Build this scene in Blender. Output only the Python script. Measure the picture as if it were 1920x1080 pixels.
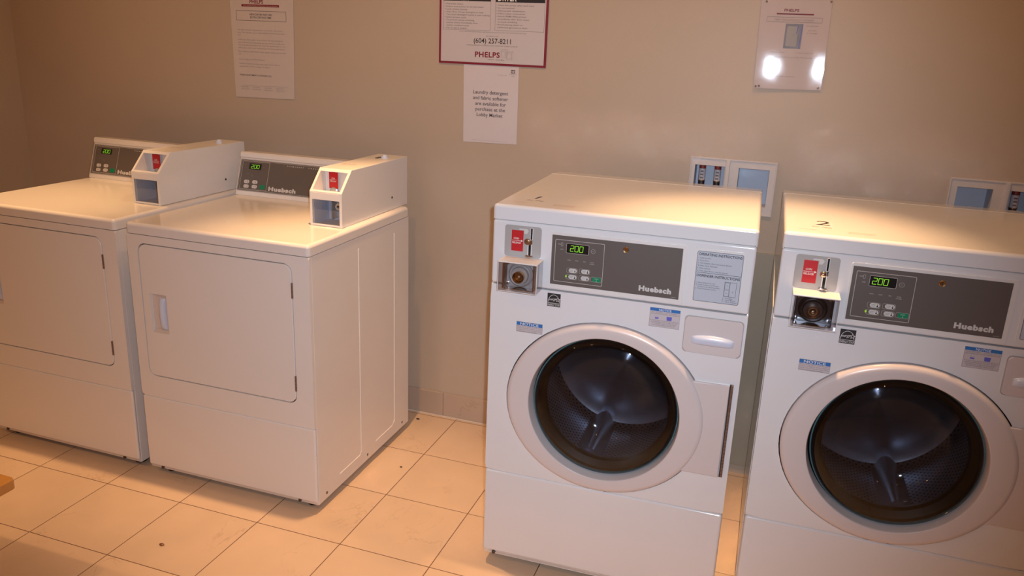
import bpy, bmesh, math, random
from mathutils import Vector, Matrix
random.seed(7)
for o in list(bpy.data.objects): bpy.data.objects.remove(o)
S = bpy.context.scene
C = S.collection
PI = math.pi

# ------------------------------------------------------------------ camera
CX, CY, CZ = 1.1475, -2.7898, 1.5110
YAW, PIT, ROL, FPX = 0.3150, 0.2871, 0.0431, 1478.6
F = Vector((-math.sin(YAW)*math.cos(PIT), math.cos(YAW)*math.cos(PIT), -math.sin(PIT)))
R0 = Vector((math.cos(YAW), math.sin(YAW), 0)); U0 = R0.cross(F)
RR = R0*math.cos(ROL) + U0*math.sin(ROL); UU = -R0*math.sin(ROL) + U0*math.cos(ROL)
cd = bpy.data.cameras.new('camera'); cam = bpy.data.objects.new('camera', cd); C.objects.link(cam)
M = Matrix((RR, UU, -F)).transposed().to_4x4(); M.translation = (CX, CY, CZ)
cam.matrix_world = M
cd.sensor_fit = 'HORIZONTAL'; cd.sensor_width = 36.0; cd.lens = FPX*36.0/1920.0
cd.shift_x = -11.63/1920.0; cd.shift_y = -17.71/1920.0; cd.clip_start = 0.01
S.camera = cam
# ------------------------------------------------------------------ world, light, exposure
w = bpy.data.worlds.new('world'); S.world = w; w.use_nodes = True
w.node_tree.nodes['Background'].inputs[0].default_value = (1.0, 0.62, 0.36, 1)
w.node_tree.nodes['Background'].inputs[1].default_value = 0.02
S.view_settings.view_transform = 'Standard'; S.view_settings.look = 'None'
S.view_settings.gamma = 1.0; S.view_settings.use_curve_mapping = False
S.view_settings.exposure = 0.0
S.cycles.blur_glossy = 0.0
S.cycles.sample_clamp_indirect = 0.0
S.cycles.max_bounces = 8

def spot(loc, power, size, blend, col, rad=0.03, tgt=None):
    l = bpy.data.lights.new('ceiling_and_fill_spot', 'SPOT'); l.energy = power; l.spot_size = math.radians(size)
    l.spot_blend = blend; l.color = col; l.shadow_soft_size = rad
    o = bpy.data.objects.new('ceiling_and_fill_spot', l); C.objects.link(o); o.location = loc
    if tgt is not None:
        o.rotation_euler = (Vector(tgt)-Vector(loc)).to_track_quat('-Z', 'Y').to_euler()
    return o
WARM = (1.0, 0.57, 0.26)
for lx, ly, p in ((-1.36, -0.73, 105), (-0.08, -0.73, 150), (1.14, -0.805, 165)):      # the row of recessed halogens above the machines
    spot((lx, ly, 2.50), p*1.08, 44, 1.0, WARM, 0.028)
    spot((lx, ly, 2.50), p*0.155, 150, 1.0, WARM, 0.028)
for lx, p in ((-1.50, 62), (-0.30, 38), (1.14, 8), (2.3, 4)):  # unseen second row, added for warm fill on the dryer fronts
    spot((lx, -2.75, 2.50), p, 140, 1.0, WARM, 0.03)
fl = bpy.data.lights.new('camera_flash', 'SPOT'); fl.energy = 125; fl.color = (0.72, 0.84, 1.0); fl.shadow_soft_size = 0.012
fl.spot_size = math.radians(83); fl.spot_blend = 1.0
flo = bpy.data.objects.new('camera_flash', fl); C.objects.link(flo)
flo.location = Vector((CX, CY, CZ)) + RR*0.035 + UU*0.035 + F*0.01
flo.rotation_euler = (F - RR*0.03).to_track_quat('-Z', 'Y').to_euler()

# ------------------------------------------------------------------ materials
def mat(name, col, rough=0.5, metal=0.0, spec=0.5, emit=None, es=1.0, coat=0.0, bump=None, noise=None, alpha=1.0):
    m = bpy.data.materials.new(name); m.use_nodes = True
    nt = m.node_tree; b = nt.nodes['Principled BSDF']
    b.inputs['Base Color'].default_value = (*col, 1); b.inputs['Roughness'].default_value = rough
    b.inputs['Metallic'].default_value = metal; b.inputs['Specular IOR Level'].default_value = spec
    b.inputs['Coat Weight'].default_value = coat; b.inputs['Coat Roughness'].default_value = 0.08
    if emit: b.inputs['Emission Color'].default_value = (*emit, 1); b.inputs['Emission Strength'].default_value = es
    tc = nt.nodes.new('ShaderNodeTexCoord')
    if noise:
        sc, amt = noise
        n = nt.nodes.new('ShaderNodeTexNoise'); n.inputs['Scale'].default_value = sc; n.inputs['Detail'].default_value = 4
        nt.links.new(tc.outputs['Object'], n.inputs['Vector'])
        mx = nt.nodes.new('ShaderNodeMix'); mx.data_type = 'RGBA'
        mx.inputs['A'].default_value = (*[c*(1-amt) for c in col], 1); mx.inputs['B'].default_value = (*[min(1, c*(1+amt)) for c in col], 1)
        nt.links.new(n.outputs['Fac'], mx.inputs['Factor']); nt.links.new(mx.outputs['Result'], b.inputs['Base Color'])
    if bump:
        sc, st = bump
        n = nt.nodes.new('ShaderNodeTexNoise'); n.inputs['Scale'].default_value = sc; n.inputs['Detail'].default_value = 3
        nt.links.new(tc.outputs['Object'], n.inputs['Vector'])
        bp = nt.nodes.new('ShaderNodeBump'); bp.inputs['Strength'].default_value = st; bp.inputs['Distance'].default_value = 0.002
        nt.links.new(n.outputs['Fac'], bp.inputs['Height']); nt.links.new(bp.outputs['Normal'], b.inputs['Normal'])
    return m
ENAMEL = mat('white_enamel', (0.755, 0.745, 0.755), 0.115, spec=0.5, noise=(6, 0.012))
ENAMELF = mat('dryer_front_enamel', (0.78, 0.735, 0.70), 0.27, spec=0.5, noise=(6, 0.012))  # dryer fronts, tinted warmer than the washer enamel
ENAMELD = mat('dryer_enamel', (0.78, 0.735, 0.70), 0.14, spec=0.5, noise=(6, 0.012))  # dryer bodies, tinted warmer than the washer enamel
PLASTW = mat('white_plastic', (0.76, 0.73, 0.71), 0.30, noise=(9, 0.015))
DOORW = mat('door_plastic', (0.67, 0.60, 0.59), 0.27, noise=(5, 0.015))
HANDLE = mat('handle_plastic', (0.62, 0.67, 0.80), 0.25, noise=(9, 0.01))
RECESS = mat('recess_plastic', (0.66, 0.55, 0.48), 0.4, noise=(9, 0.02))
FASCIA = mat('fascia_brown', (0.118, 0.098, 0.088), 0.42, noise=(12, 0.03))
GREYP = mat('grey_plate', (0.40, 0.38, 0.37), 0.4, noise=(12, 0.03))
SILVER = mat('silver_ink', (0.62, 0.60, 0.58), 0.45, noise=(40, 0.05))
LINE = mat('pale_line', (0.50, 0.47, 0.44), 0.5, noise=(40, 0.05))
DIM = mat('dim_print', (0.25, 0.22, 0.20), 0.5, noise=(40, 0.05))
BLACK = mat('black_plastic', (0.012, 0.011, 0.012), 0.25, noise=(12, 0.1))
GAP = mat('dark_gap', (0.03, 0.024, 0.022), 0.8, noise=(12, 0.1))
RUBBER = mat('black_rubber', (0.005, 0.004, 0.004), 0.42, spec=0.25, noise=(14, 0.2))
CHROME = mat('chrome', (0.62, 0.60, 0.60), 0.12, 1.0, noise=(20, 0.05))
BRASS = mat('brass', (0.55, 0.34, 0.15), 0.25, 1.0, noise=(20, 0.08))
BROWNM = mat('brown_metal', (0.30, 0.16, 0.09), 0.35, 0.8, noise=(30, 0.15))
DARKM = mat('dark_metal', (0.10, 0.095, 0.10), 0.30, 0.9, noise=(20, 0.1))
RED = mat('red_label', (0.52, 0.012, 0.018), 0.45, noise=(20, 0.03))
GREEN = mat('green_button', (0.0, 0.22, 0.10), 0.4, noise=(20, 0.03))
BLUE = mat('blue_print', (0.03, 0.17, 0.48), 0.4, noise=(20, 0.03))
VIOLET = mat('violet_print', (0.13, 0.13, 0.55), 0.4, noise=(20, 0.03))
INK = mat('black_ink', (0.02, 0.018, 0.02), 0.5, noise=(40, 0.05))
INKG = mat('grey_ink', (0.17, 0.14, 0.13), 0.6, noise=(40, 0.05))
INKF = mat('faint_ink', (0.34, 0.29, 0.28), 0.6, noise=(40, 0.05))
INKR = mat('dark_red_ink', (0.22, 0.012, 0.03), 0.5, noise=(40, 0.05))
INKO = mat('orange_red_ink', (0.62, 0.25, 0.16), 0.5, noise=(40, 0.05))
WHITEI = mat('white_ink', (0.80, 0.78, 0.76), 0.5, noise=(40, 0.03))
STICK = mat('sticker_white', (0.58, 0.52, 0.54), 0.35, noise=(20, 0.02))
STICKB = mat('sticker_blue_white', (0.52, 0.55, 0.62), 0.3, noise=(20, 0.02))
PAPER = mat('paper', (0.66, 0.60, 0.60), 0.6, noise=(8, 0.02))
PAPERD = mat('paper_cream', (0.60, 0.52, 0.47), 0.65, noise=(8, 0.02))
SIGNW = mat('sign_board', (0.60, 0.55, 0.55), 0.40, noise=(8, 0.02))
BUTTON = mat('button_white', (0.62, 0.60, 0.58), 0.45, noise=(30, 0.03))
LEDG = mat('green_led', (0.1, 0.3, 0.02), 0.4, emit=(0.40, 1.0, 0.05), es=0.6)
LEDY = mat('lime_led', (0.1, 0.3, 0.02), 0.4, emit=(0.45, 0.75, 0.05), es=0.5)
GROUT = mat('caulk', (0.62, 0.56, 0.50), 0.6, noise=(30, 0.05))
WOOD = mat('varnished_wood', (0.66, 0.32, 0.08), 0.35, noise=(18, 0.25))
FRAMEP = mat('box_frame_plastic', (0.66, 0.59, 0.55), 0.45, noise=(9, 0.02))
TRAYP = mat('flash_blue_plastic', (0.52, 0.56, 0.66), 0.5, noise=(9, 0.02))  # white trays; the flash's blue cast is put into this colour
GALV = mat('galvanised_steel', (0.50, 0.52, 0.55), 0.35, 0.6, noise=(30, 0.1))
IVORY = mat('ivory_plastic', (0.72, 0.60, 0.44), 0.35, noise=(30, 0.03))
ARREST = mat('red_plastic', (0.24, 0.03, 0.02), 0.4, noise=(30, 0.03))
STEELH = mat('hinge_steel', (0.26, 0.17, 0.13), 0.45, 0.6, noise=(160, 0.4))

def clear(name, tint, ior=1.45, rough=0.03):
    m = bpy.data.materials.new(name); m.use_nodes = True; nt = m.node_tree
    for n in list(nt.nodes): nt.nodes.remove(n)
    out = nt.nodes.new('ShaderNodeOutputMaterial'); t = nt.nodes.new('ShaderNodeBsdfTransparent'); g = nt.nodes.new('ShaderNodeBsdfGlossy')
    t.inputs[0].default_value = (*tint, 1); g.inputs['Roughness'].default_value = rough; g.inputs['Color'].default_value = (1, 1, 1, 1)
    lw = nt.nodes.new('ShaderNodeLayerWeight'); lw.inputs['Blend'].default_value = 0.5
    pw = nt.nodes.new('ShaderNodeMath'); pw.operation = 'POWER'; nt.links.new(lw.outputs['Facing'], pw.inputs[0]); pw.inputs[1].default_value = 5.0
    f0 = ((ior-1)/(ior+1))**2
    f = nt.nodes.new('ShaderNodeMath'); f.operation = 'MULTIPLY_ADD'; nt.links.new(pw.outputs[0], f.inputs[0]); f.inputs[1].default_value = (1-f0)*0.7; f.inputs[2].default_value = f0
    n = nt.nodes.new('ShaderNodeTexNoise'); n.inputs['Scale'].default_value = 9
    tc = nt.nodes.new('ShaderNodeTexCoord'); nt.links.new(tc.outputs['Object'], n.inputs['Vector'])
    bp = nt.nodes.new('ShaderNodeBump'); bp.inputs['Strength'].default_value = 0.10; bp.inputs['Distance'].default_value = 0.004
    nt.links.new(n.outputs['Fac'], bp.inputs['Height']); nt.links.new(bp.outputs['Normal'], g.inputs['Normal'])
    mx = nt.nodes.new('ShaderNodeMixShader'); nt.links.new(f.outputs[0], mx.inputs[0]); nt.links.new(t.outputs[0], mx.inputs[1])
    nt.links.new(g.outputs[0], mx.inputs[2]); nt.links.new(mx.outputs[0], out.inputs[0])
    return m
GLASS = clear('door_glass', (0.60, 0.60, 0.62), 1.5, 0.015)
BOWL = clear('bowl_glass', (0.80, 0.81, 0.84), 1.45, 0.05)
CLEARP = clear('clear_plastic', (0.90, 0.90, 0.91), 1.45, 0.03)
FILM = clear('laminate_film', (0.97, 0.96, 0.96), 1.5, 0.03)
GLEDGE = mat('glass_edge', (0.10, 0.22, 0.25), 0.08, 0.0, spec=0.9, noise=(20, 0.1))

def wall_mat():
    m = mat('beige_paint', (0.51, 0.41, 0.315), 0.42, spec=0.35, bump=(260, 0.12), noise=(2.2, 0.03)); return m
WALL = wall_mat()
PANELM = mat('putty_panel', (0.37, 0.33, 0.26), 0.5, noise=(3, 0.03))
CEIL = mat('ceiling_paint', (0.70, 0.60, 0.48), 0.8, noise=(3, 0.02))

def stone(name, base, dark, grout=None, ts=0.3048, ox=0.0, oy=0.0, rough=0.28):
    m = bpy.data.materials.new(name); m.use_nodes = True; nt = m.node_tree; b = nt.nodes['Principled BSDF']
    tc = nt.nodes.new('ShaderNodeTexCoord'); sep = nt.nodes.new('ShaderNodeSeparateXYZ'); nt.links.new(tc.outputs['Object'], sep.inputs[0])
    def math_(op, a, bb=None):
        n = nt.nodes.new('ShaderNodeMath'); n.operation = op
        for i, v in enumerate((a, bb)):
            if v is None: continue
            if isinstance(v, (int, float)): n.inputs[i].default_value = v
            else: nt.links.new(v, n.inputs[i])
        return n.outputs[0]
    u = math_('DIVIDE', math_('SUBTRACT', sep.outputs[0], ox), ts); v = math_('DIVIDE', math_('SUBTRACT', sep.outputs[1], oy), ts)
    fu = math_('FLOOR', u); fv = math_('FLOOR', v)
    comb = nt.nodes.new('ShaderNodeCombineXYZ'); nt.links.new(fu, comb.inputs[0]); nt.links.new(fv, comb.inputs[1])
    wn = nt.nodes.new('ShaderNodeTexWhiteNoise'); nt.links.new(comb.outputs[0], wn.inputs['Vector'])
    # veins: thin contour of a warped noise, offset per tile
    add = nt.nodes.new('ShaderNodeVectorMath'); add.operation = 'MULTIPLY_ADD'
    nt.links.new(wn.outputs['Color'], add.inputs[0]); add.inputs[1].default_value = (7, 7, 7); nt.links.new(tc.outputs['Object'], add.inputs[2])
    n1 = nt.nodes.new('ShaderNodeTexNoise'); n1.inputs['Scale'].default_value = 5.0; n1.inputs['Detail'].default_value = 6; n1.inputs['Roughness'].default_value = 0.62
    n1.inputs['Distortion'].default_value = 0.7; nt.links.new(add.outputs[0], n1.inputs['Vector'])
    vein = math_('ABSOLUTE', math_('SUBTRACT', n1.outputs['Fac'], 0.5))
    vr = nt.nodes.new('ShaderNodeMapRange'); vr.inputs['From Min'].default_value = 0.0; vr.inputs['From Max'].default_value = 0.012
    vr.inputs['To Min'].default_value = 1.0; vr.inputs['To Max'].default_value = 0.0; nt.links.new(vein, vr.inputs['Value'])
    n3 = nt.nodes.new('ShaderNodeTexNoise'); n3.inputs['Scale'].default_value = 3.5; n3.inputs['Detail'].default_value = 2; nt.links.new(add.outputs[0], n3.inputs['Vector'])
    mask = nt.nodes.new('ShaderNodeMapRange'); mask.inputs['From Min'].default_value = 0.52; mask.inputs['From Max'].default_value = 0.68; nt.links.new(n3.outputs['Fac'], mask.inputs['Value'])
    vfac = math_('MULTIPLY', math_('MULTIPLY', vr.outputs[0], mask.outputs[0]), 0.55)
    n2 = nt.nodes.new('ShaderNodeTexNoise'); n2.inputs['Scale'].default_value = 8; n2.inputs['Detail'].default_value = 5; nt.links.new(add.outputs[0], n2.inputs['Vector'])
    mx = nt.nodes.new('ShaderNodeMix'); mx.data_type = 'RGBA'; mx.inputs['A'].default_value = (*[c*0.86 for c in base], 1); mx.inputs['B'].default_value = (*[min(1, c*1.1) for c in base], 1)
    tone = math_('ADD', math_('MULTIPLY', n2.outputs['Fac'], 0.7), math_('MULTIPLY', wn.outputs['Value'], 0.30)); nt.links.new(tone, mx.inputs['Factor'])
    mv = nt.nodes.new('ShaderNodeMix'); mv.data_type = 'RGBA'; mv.inputs['B'].default_value = (*dark, 1)
    nt.links.new(mx.outputs['Result'], mv.inputs['A']); nt.links.new(vfac, mv.inputs['Factor'])
    last = mv.outputs['Result']
    if grout:
        def edge(t):
            fr = math_('FRACT', t); return math_('MINIMUM', fr, math_('SUBTRACT', 1.0, fr))
        d = math_('MULTIPLY', math_('MINIMUM', edge(u), edge(v)), ts)
        wob = nt.nodes.new('ShaderNodeTexNoise'); wob.inputs['Scale'].default_value = 40; nt.links.new(tc.outputs['Object'], wob.inputs['Vector'])
        d2 = math_('ADD', d, math_('MULTIPLY', math_('SUBTRACT', wob.outputs['Fac'], 0.5), 0.0006))
        gr = nt.nodes.new('ShaderNodeMapRange'); gr.inputs['From Min'].default_value = 0.0009; gr.inputs['From Max'].default_value = 0.0017
        gr.inputs['To Min'].default_value = 1.0; gr.inputs['To Max'].default_value = 0.0; nt.links.new(d2, gr.inputs['Value'])
        mg = nt.nodes.new('ShaderNodeMix'); mg.data_type = 'RGBA'; mg.inputs['B'].default_value = (*grout, 1)
        nt.links.new(last, mg.inputs['A']); nt.links.new(gr.outputs[0], mg.inputs['Factor']); last = mg.outputs['Result']
        bp = nt.nodes.new('ShaderNodeBump'); bp.inputs['Strength'].default_value = 0.6; bp.inputs['Distance'].default_value = 0.001; bp.invert = True
        nt.links.new(gr.outputs[0], bp.inputs['Height']); nt.links.new(bp.outputs['Normal'], b.inputs['Normal'])
    nt.links.new(last, b.inputs['Base Color']); b.inputs['Roughness'].default_value = rough
    return m
FLOORM = stone('marble_floor_tiles', (0.65, 0.48, 0.34), (0.36, 0.22, 0.13), (0.13, 0.06, 0.035), ox=-0.9161, oy=-0.9395, rough=0.33)
BASEM = stone('marble_skirting', (0.50, 0.38, 0.29), (0.30, 0.19, 0.12), rough=0.35)

def drum_mat():
    m = bpy.data.materials.new('perforated_steel'); m.use_nodes = True; nt = m.node_tree; b = nt.nodes['Principled BSDF']
    tc = nt.nodes.new('ShaderNodeTexCoord'); sep = nt.nodes.new('ShaderNodeSeparateXYZ'); nt.links.new(tc.outputs['Object'], sep.inputs[0])
    def mt(op, a, bb=None):
        n = nt.nodes.new('ShaderNodeMath'); n.operation = op
        for i, v in enumerate((a, bb)):
            if v is None: continue
            if isinstance(v, (int, float)): n.inputs[i].default_value = v
            else: nt.links.new(v, n.inputs[i])
        return n.outputs[0]
    ang = mt('ARCTAN2', sep.outputs[2], sep.outputs[0])
    a = mt('SINE', mt('MULTIPLY', ang, 84.0)); c = mt('SINE', mt('MULTIPLY', sep.outputs[1], 360.0))
    p = mt('MULTIPLY', a, c); hole = mt('GREATER_THAN', p, 0.42)
    mx = nt.nodes.new('ShaderNodeMix'); mx.data_type = 'RGBA'; mx.inputs['A'].default_value = (0.27, 0.30, 0.36, 1); mx.inputs['B'].default_value = (0.01, 0.01, 0.012, 1)
    nt.links.new(hole, mx.inputs['Factor']); nt.links.new(mx.outputs['Result'], b.inputs['Base Color'])
    b.inputs['Metallic'].default_value = 0.85; b.inputs['Roughness'].default_value = 0.34
    return m
DRUMM = drum_mat()
DRUMB = mat('drum_steel', (0.38, 0.41, 0.47), 0.27, 0.85, noise=(14, 0.15))

# ------------------------------------------------------------------ mesh helpers
def convex_hit(poly, cx, cz, th):
    dx, dz = math.cos(th), math.sin(th); best = None
    n = len(poly)
    for i in range(n):
        ax, az = poly[i]; bx, bz = poly[(i+1) % n]
        ex, ez = bx-ax, bz-az
        den = dx*ez - dz*ex
        if abs(den) < 1e-12: continue
        t = ((ax-cx)*ez - (az-cz)*ex)/den; s = ((ax-cx)*dz - (az-cz)*dx)/den
        if t > 0 and -1e-6 <= s <= 1+1e-6 and (best is None or t < best): best = t
    return (cx+dx*best, cz+dz*best)
def rrect(x0, x1, z0, z1, r, n=6):
    if r <= 0: return [(x0, z0), (x1, z0), (x1, z1), (x0, z1)]
    P = []
    for cx, cz, a0 in ((x1-r, z0+r, -PI/2), (x1-r, z1-r, 0), (x0+r, z1-r, PI/2), (x0+r, z0+r, PI)):
        for k in range(n+1):
            a = a0 + k*(PI/2)/n; P.append((cx+r*math.cos(a), cz+r*math.sin(a)))
    return P
def ell(cx, cz, rx, rz, n=96):
    return [(cx+rx*math.cos(2*PI*k/n), cz+rz*math.sin(2*PI*k/n)) for k in range(n)]

class MB:
    def __init__(s): s.bm = bmesh.new(); s.map = None
    def v(s, p): return s.bm.verts.new(s.map(p) if s.map else p)
    def box(s, x0, x1, y0, y1, z0, z1, bev=0.0, seg=2, only=None):
        vs = [s.v(p) for p in ((x0,y0,z0),(x1,y0,z0),(x1,y1,z0),(x0,y1,z0),(x0,y0,z1),(x1,y0,z1),(x1,y1,z1),(x0,y1,z1))]
        fs = [s.bm.faces.new([vs[i] for i in f]) for f in ((0,3,2,1),(4,5,6,7),(0,1,5,4),(1,2,6,5),(2,3,7,6),(3,0,4,7))]
        if bev > 0:
            es = list({e for f in fs for e in f.edges})
            if only: es = [e for e in es if only(e)]
            bmesh.ops.bevel(s.bm, geom=es, offset=bev, segments=seg, affect='EDGES', profile=0.5)
        return s
    def prism(s, pts, y0, y1, bev=0.0, seg=2, axis='y'):
        """outline pts=(x,z) extruded along y (y0 the front); axis 'x': pts=(y,z) along x"""
        def P(a, b, t): return (a, t, b) if axis == 'y' else ((t, a, b) if axis == 'x' else (a, b, t))
        A = [s.v(P(a, b, y0)) for a, b in pts]; B = [s.v(P(a, b, y1)) for a, b in pts]
        n = len(pts)
        f0 = s.bm.faces.new(A); s.bm.faces.new(B[::-1])
        for i in range(n): s.bm.faces.new([A[i], B[i], B[(i+1) % n], A[(i+1) % n]])
        if bev > 0: bmesh.ops.bevel(s.bm, geom=list(f0.edges), offset=bev, segments=seg, affect='EDGES', profile=0.5)
        return s
    def plate(s, x0, x1, z0, z1, y0, y1, r=0.0, bev=0.0, seg=2, n=6): return s.prism(rrect(x0, x1, z0, z1, r, n), y0, y1, bev, seg)
    def ringplate(s, outer, inner, y0, y1, bev=0.0, seg=3, n=72, c=None, outer_in=None):
        """solid plate with a hole; outer and inner are convex outlines round the same centre"""
        if c is None: c = (sum(p[0] for p in inner)/len(inner), sum(p[1] for p in inner)/len(inner))
        ths = {round((2*PI*k/n) % (2*PI), 6) for k in range(n)}
        for poly in (outer, inner):
            if len(poly) <= 40:
                for p in poly: ths.add(round(math.atan2(p[1]-c[1], p[0]-c[0]) % (2*PI), 6))
        ths = sorted(ths); clean = []
        for t in ths:
            if not clean or t-clean[-1] > 1e-4: clean.append(t)
        O = [convex_hit(outer, *c, t) for t in clean]; I = [convex_hit(inner, *c, t) for t in clean]
        m = len(clean)
        if outer_in:
            e, dep = outer_in; O2 = [convex_hit(e, *c, t) for t in clean]; O3 = [((p[0]+q[0]*2)/3, (p[1]+q[1]*2)/3) for p, q in zip(O, O2)]
            QQ = ((O, y0+dep), (O3, y0+dep*0.28), (O2, y0), (I, y0), (I, y1), (O, y1))
        else: QQ = ((O, y0), (I, y0), (I, y1), (O, y1))
        L = [[s.v((p[0], y, p[1])) for p in Q] for Q, y in QQ]
        for k in range(len(L)):
            a, b = L[k], L[(k+1) % len(L)]
            for i in range(m): s.bm.faces.new([a[i], a[(i+1) % m], b[(i+1) % m], b[i]])
        if bev > 0:
            es = [s.bm.edges.get([L[0][i], L[0][(i+1) % m]]) for i in range(m)]
            bmesh.ops.bevel(s.bm, geom=[e for e in es if e], offset=bev, segments=seg, affect='EDGES', profile=0.5)
        return s
    def loops(s, LL, close_first=False, close_last=False, closed_tube=False):
        V = [[s.v(p) for p in L] for L in LL]; m = len(V[0])
        rng = range(len(V) if closed_tube else len(V)-1)
        for k in rng:
            a, b = V[k], V[(k+1) % len(V)]
            for i in range(m): s.bm.faces.new([a[i], a[(i+1) % m], b[(i+1) % m], b[i]])
        if close_first: s.bm.faces.new(V[0])
        if close_last: s.bm.faces.new(V[-1][::-1])
        return s
    def lathe(s, cx, cz, prof, n=64, c0=False, c1=False):
        """axis along y through (cx,cz); prof = [(r or (rx,rz), y)]"""
        LL = []
        for r, y in prof:
            rx, rz = r if isinstance(r, tuple) else (r, r)
            LL.append([(cx+rx*math.cos(2*PI*k/n), y, cz+rz*math.sin(2*PI*k/n)) for k in range(n)])
        return s.loops(LL, c0, c1)
    def lathez(s, cx, cy, prof, n=24):
        LL = [[(cx+r*math.cos(2*PI*k/n), cy+r*math.sin(2*PI*k/n), z) for k in range(n)] for r, z in prof]
        return s.loops(LL, True, True)
    def ball(s, c, r, n=16):
        g = bmesh.ops.create_uvsphere(s.bm, u_segments=n, v_segments=n//2, radius=r)
        for v in g['verts']:
            p = v.co + Vector(c); v.co = Vector(s.map(tuple(p))) if s.map else p
        return s
    def tube(s, pts, r, n=8):
        pts = [Vector(p) for p in pts]; LL = []
        for i, p in enumerate(pts):
            d = (pts[min(i+1, len(pts)-1)] - pts[max(i-1, 0)]).normalized()
            a = d.cross(Vector((0, 0, 1)));  a = d.cross(Vector((1, 0, 0))) if a.length < 0.1 else a
            a.normalize(); b = d.cross(a)
            LL.append([tuple(p + (a*math.cos(2*PI*k/n) + b*math.sin(2*PI*k/n))*r) for k in range(n)])
        return s.loops(LL, True, True)
    def strip(s, pts, wd, y, th=0.0003):
        """flat printed stroke through pts=(x,z) of width wd on the plane y"""
        for (ax, az), (bx, bz) in zip(pts, pts[1:]):
            d = math.hypot(bx-ax, bz-az)
            if d < 1e-7: continue
            ux, uz = (bx-ax)/d*wd/2, (bz-az)/d*wd/2; nx, nz = -uz, ux
            s.prism([(ax-ux-nx, az-uz-nz), (bx+ux-nx, bz+uz-nz), (bx+ux+nx, bz+uz+nz), (ax-ux+nx, az-uz+nz)], y-th, y)
        return s
    def outline(s, x0, x1, z0, z1, r, wd, y, th=0.0003):
        o = rrect(x0, x1, z0, z1, r, 5); i = rrect(x0+wd, x1-wd, z0+wd, z1-wd, max(r-wd, 0), 5)
        return s.ringplate(o, i, y-th, y, n=8) if r <= 0 else s._ring(o, i, y-th, y)
    def _ring(s, o, i, y0, y1):
        if len(o) != len(i): return s.ringplate(o, i, y0, y1, n=8)
        L = [[s.v((p[0], y, p[1])) for p in Q] for Q, y in ((o, y0), (i, y0), (i, y1), (o, y1))]; m = len(o)
        for k in range(4):
            a, b = L[k], L[(k+1) % 4]
            for j in range(m): s.bm.faces.new([a[j], a[(j+1) % m], b[(j+1) % m], b[j]])
        return s
    def text(s, string, x0, z0, h, y, x1=None, bold=0.0, align='L', shear=0.0, sp=1.0, lineslope=0.0):
        """lettering standing on the plane y: baseline z0, cap height h, from x0 (to x1 when given)"""
        cu = bpy.data.curves.new('t', 'FONT'); cu.body = string; cu.resolution_u = 2 if h < 0.006 else 3; cu.offset = bold
        cu.shear = shear; cu.space_character = sp; cu.fill_mode = 'FRONT' if hasattr(cu, 'fill_mode') else cu.fill_mode
        ob = bpy.data.objects.new('t', cu); me = bpy.data.meshes.new_from_object(ob)
        co = [v.co.copy() for v in me.vertices]
        if co:
            a = min(c.x for c in co); b = max(c.x for c in co); wdt = max(b-a, 1e-6)
            kz = h/0.6875; kx = kz
            if x1 is not None: kx = (x1-x0)/wdt; xs = x0
            elif align == 'C': xs = x0-(wdt*kx)/2
            elif align == 'R': xs = x0-wdt*kx
            else: xs = x0
            vs = []
            for c in co:
                X = xs+(c.x-a)*kx; vs.append(s.v((X, y, z0+c.y*kz+(X-x0)*lineslope)))
            for p in me.polygons:
                try: s.bm.faces.new([vs[i] for i in p.vertices])
                except ValueError: pass
        bpy.data.objects.remove(ob); bpy.data.curves.remove(cu); bpy.data.meshes.remove(me)
        return s
    def build(s, name, material, parent=None, smooth=True, loc=None, recalc=True, ang=32):
        if recalc: bmesh.ops.recalc_face_normals(s.bm, faces=s.bm.faces)
        me = bpy.data.meshes.new(name); s.bm.to_mesh(me); s.bm.free()
        if loc: me.transform(Matrix.Translation(-Vector(loc)))
        me.materials.append(material)
        if smooth:
            for p in me.polygons: p.use_smooth = True
            me.set_sharp_from_angle(angle=math.radians(ang))
        o = bpy.data.objects.new(name, me); C.objects.link(o)
        if smooth:
            wn = o.modifiers.new('weighted_normals', 'WEIGHTED_NORMAL'); wn.keep_sharp = True; wn.weight = 100
        if loc: o.location = loc
        if parent: o.parent = parent
        return o
def tag(o, label=None, cat=None, group=None, kind=None):
    if label: o['label'] = label
    if cat: o['category'] = cat
    if group: o['group'] = group
    if kind: o['kind'] = kind
    return o
def thing(name, loc, rz, label, cat, group=None):
    o = bpy.data.objects.new(name, None); C.objects.link(o); o.location = loc; o.rotation_euler = (0, 0, rz); o.empty_display_size = 0.1
    return tag(o, label, cat, group)
def digits(mb, x0, x1, z0, z1, y, th, chars='200', slant=0.08):
    seg = {'2': 'abged', '0': 'abcdef'}
    n = len(chars); cw = (x1-x0)/n; H = z1-z0; zm = (z0+z1)/2
    for k, ch in enumerate(chars):
        a = x0+k*cw+cw*0.12; b = x0+(k+1)*cw-cw*0.16; g = th*0.55
        L = {'a': ((a+g, z1), (b-g, z1)), 'b': ((b, z1-g), (b, zm+g)), 'c': ((b, zm-g), (b, z0+g)), 'd': ((a+g, z0), (b-g, z0)),
             'e': ((a, zm-g), (a, z0+g)), 'f': ((a, z1-g), (a, zm+g)), 'g': ((a+g, zm), (b-g, zm))}
        for q in seg[ch]:
            (ax, az), (bx, bz) = L[q]; sh = lambda x, z: (x+(z-z0)*slant, z)
            mb.strip([sh(ax, az), sh(bx, bz)], th, y, 0.0002)

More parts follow.
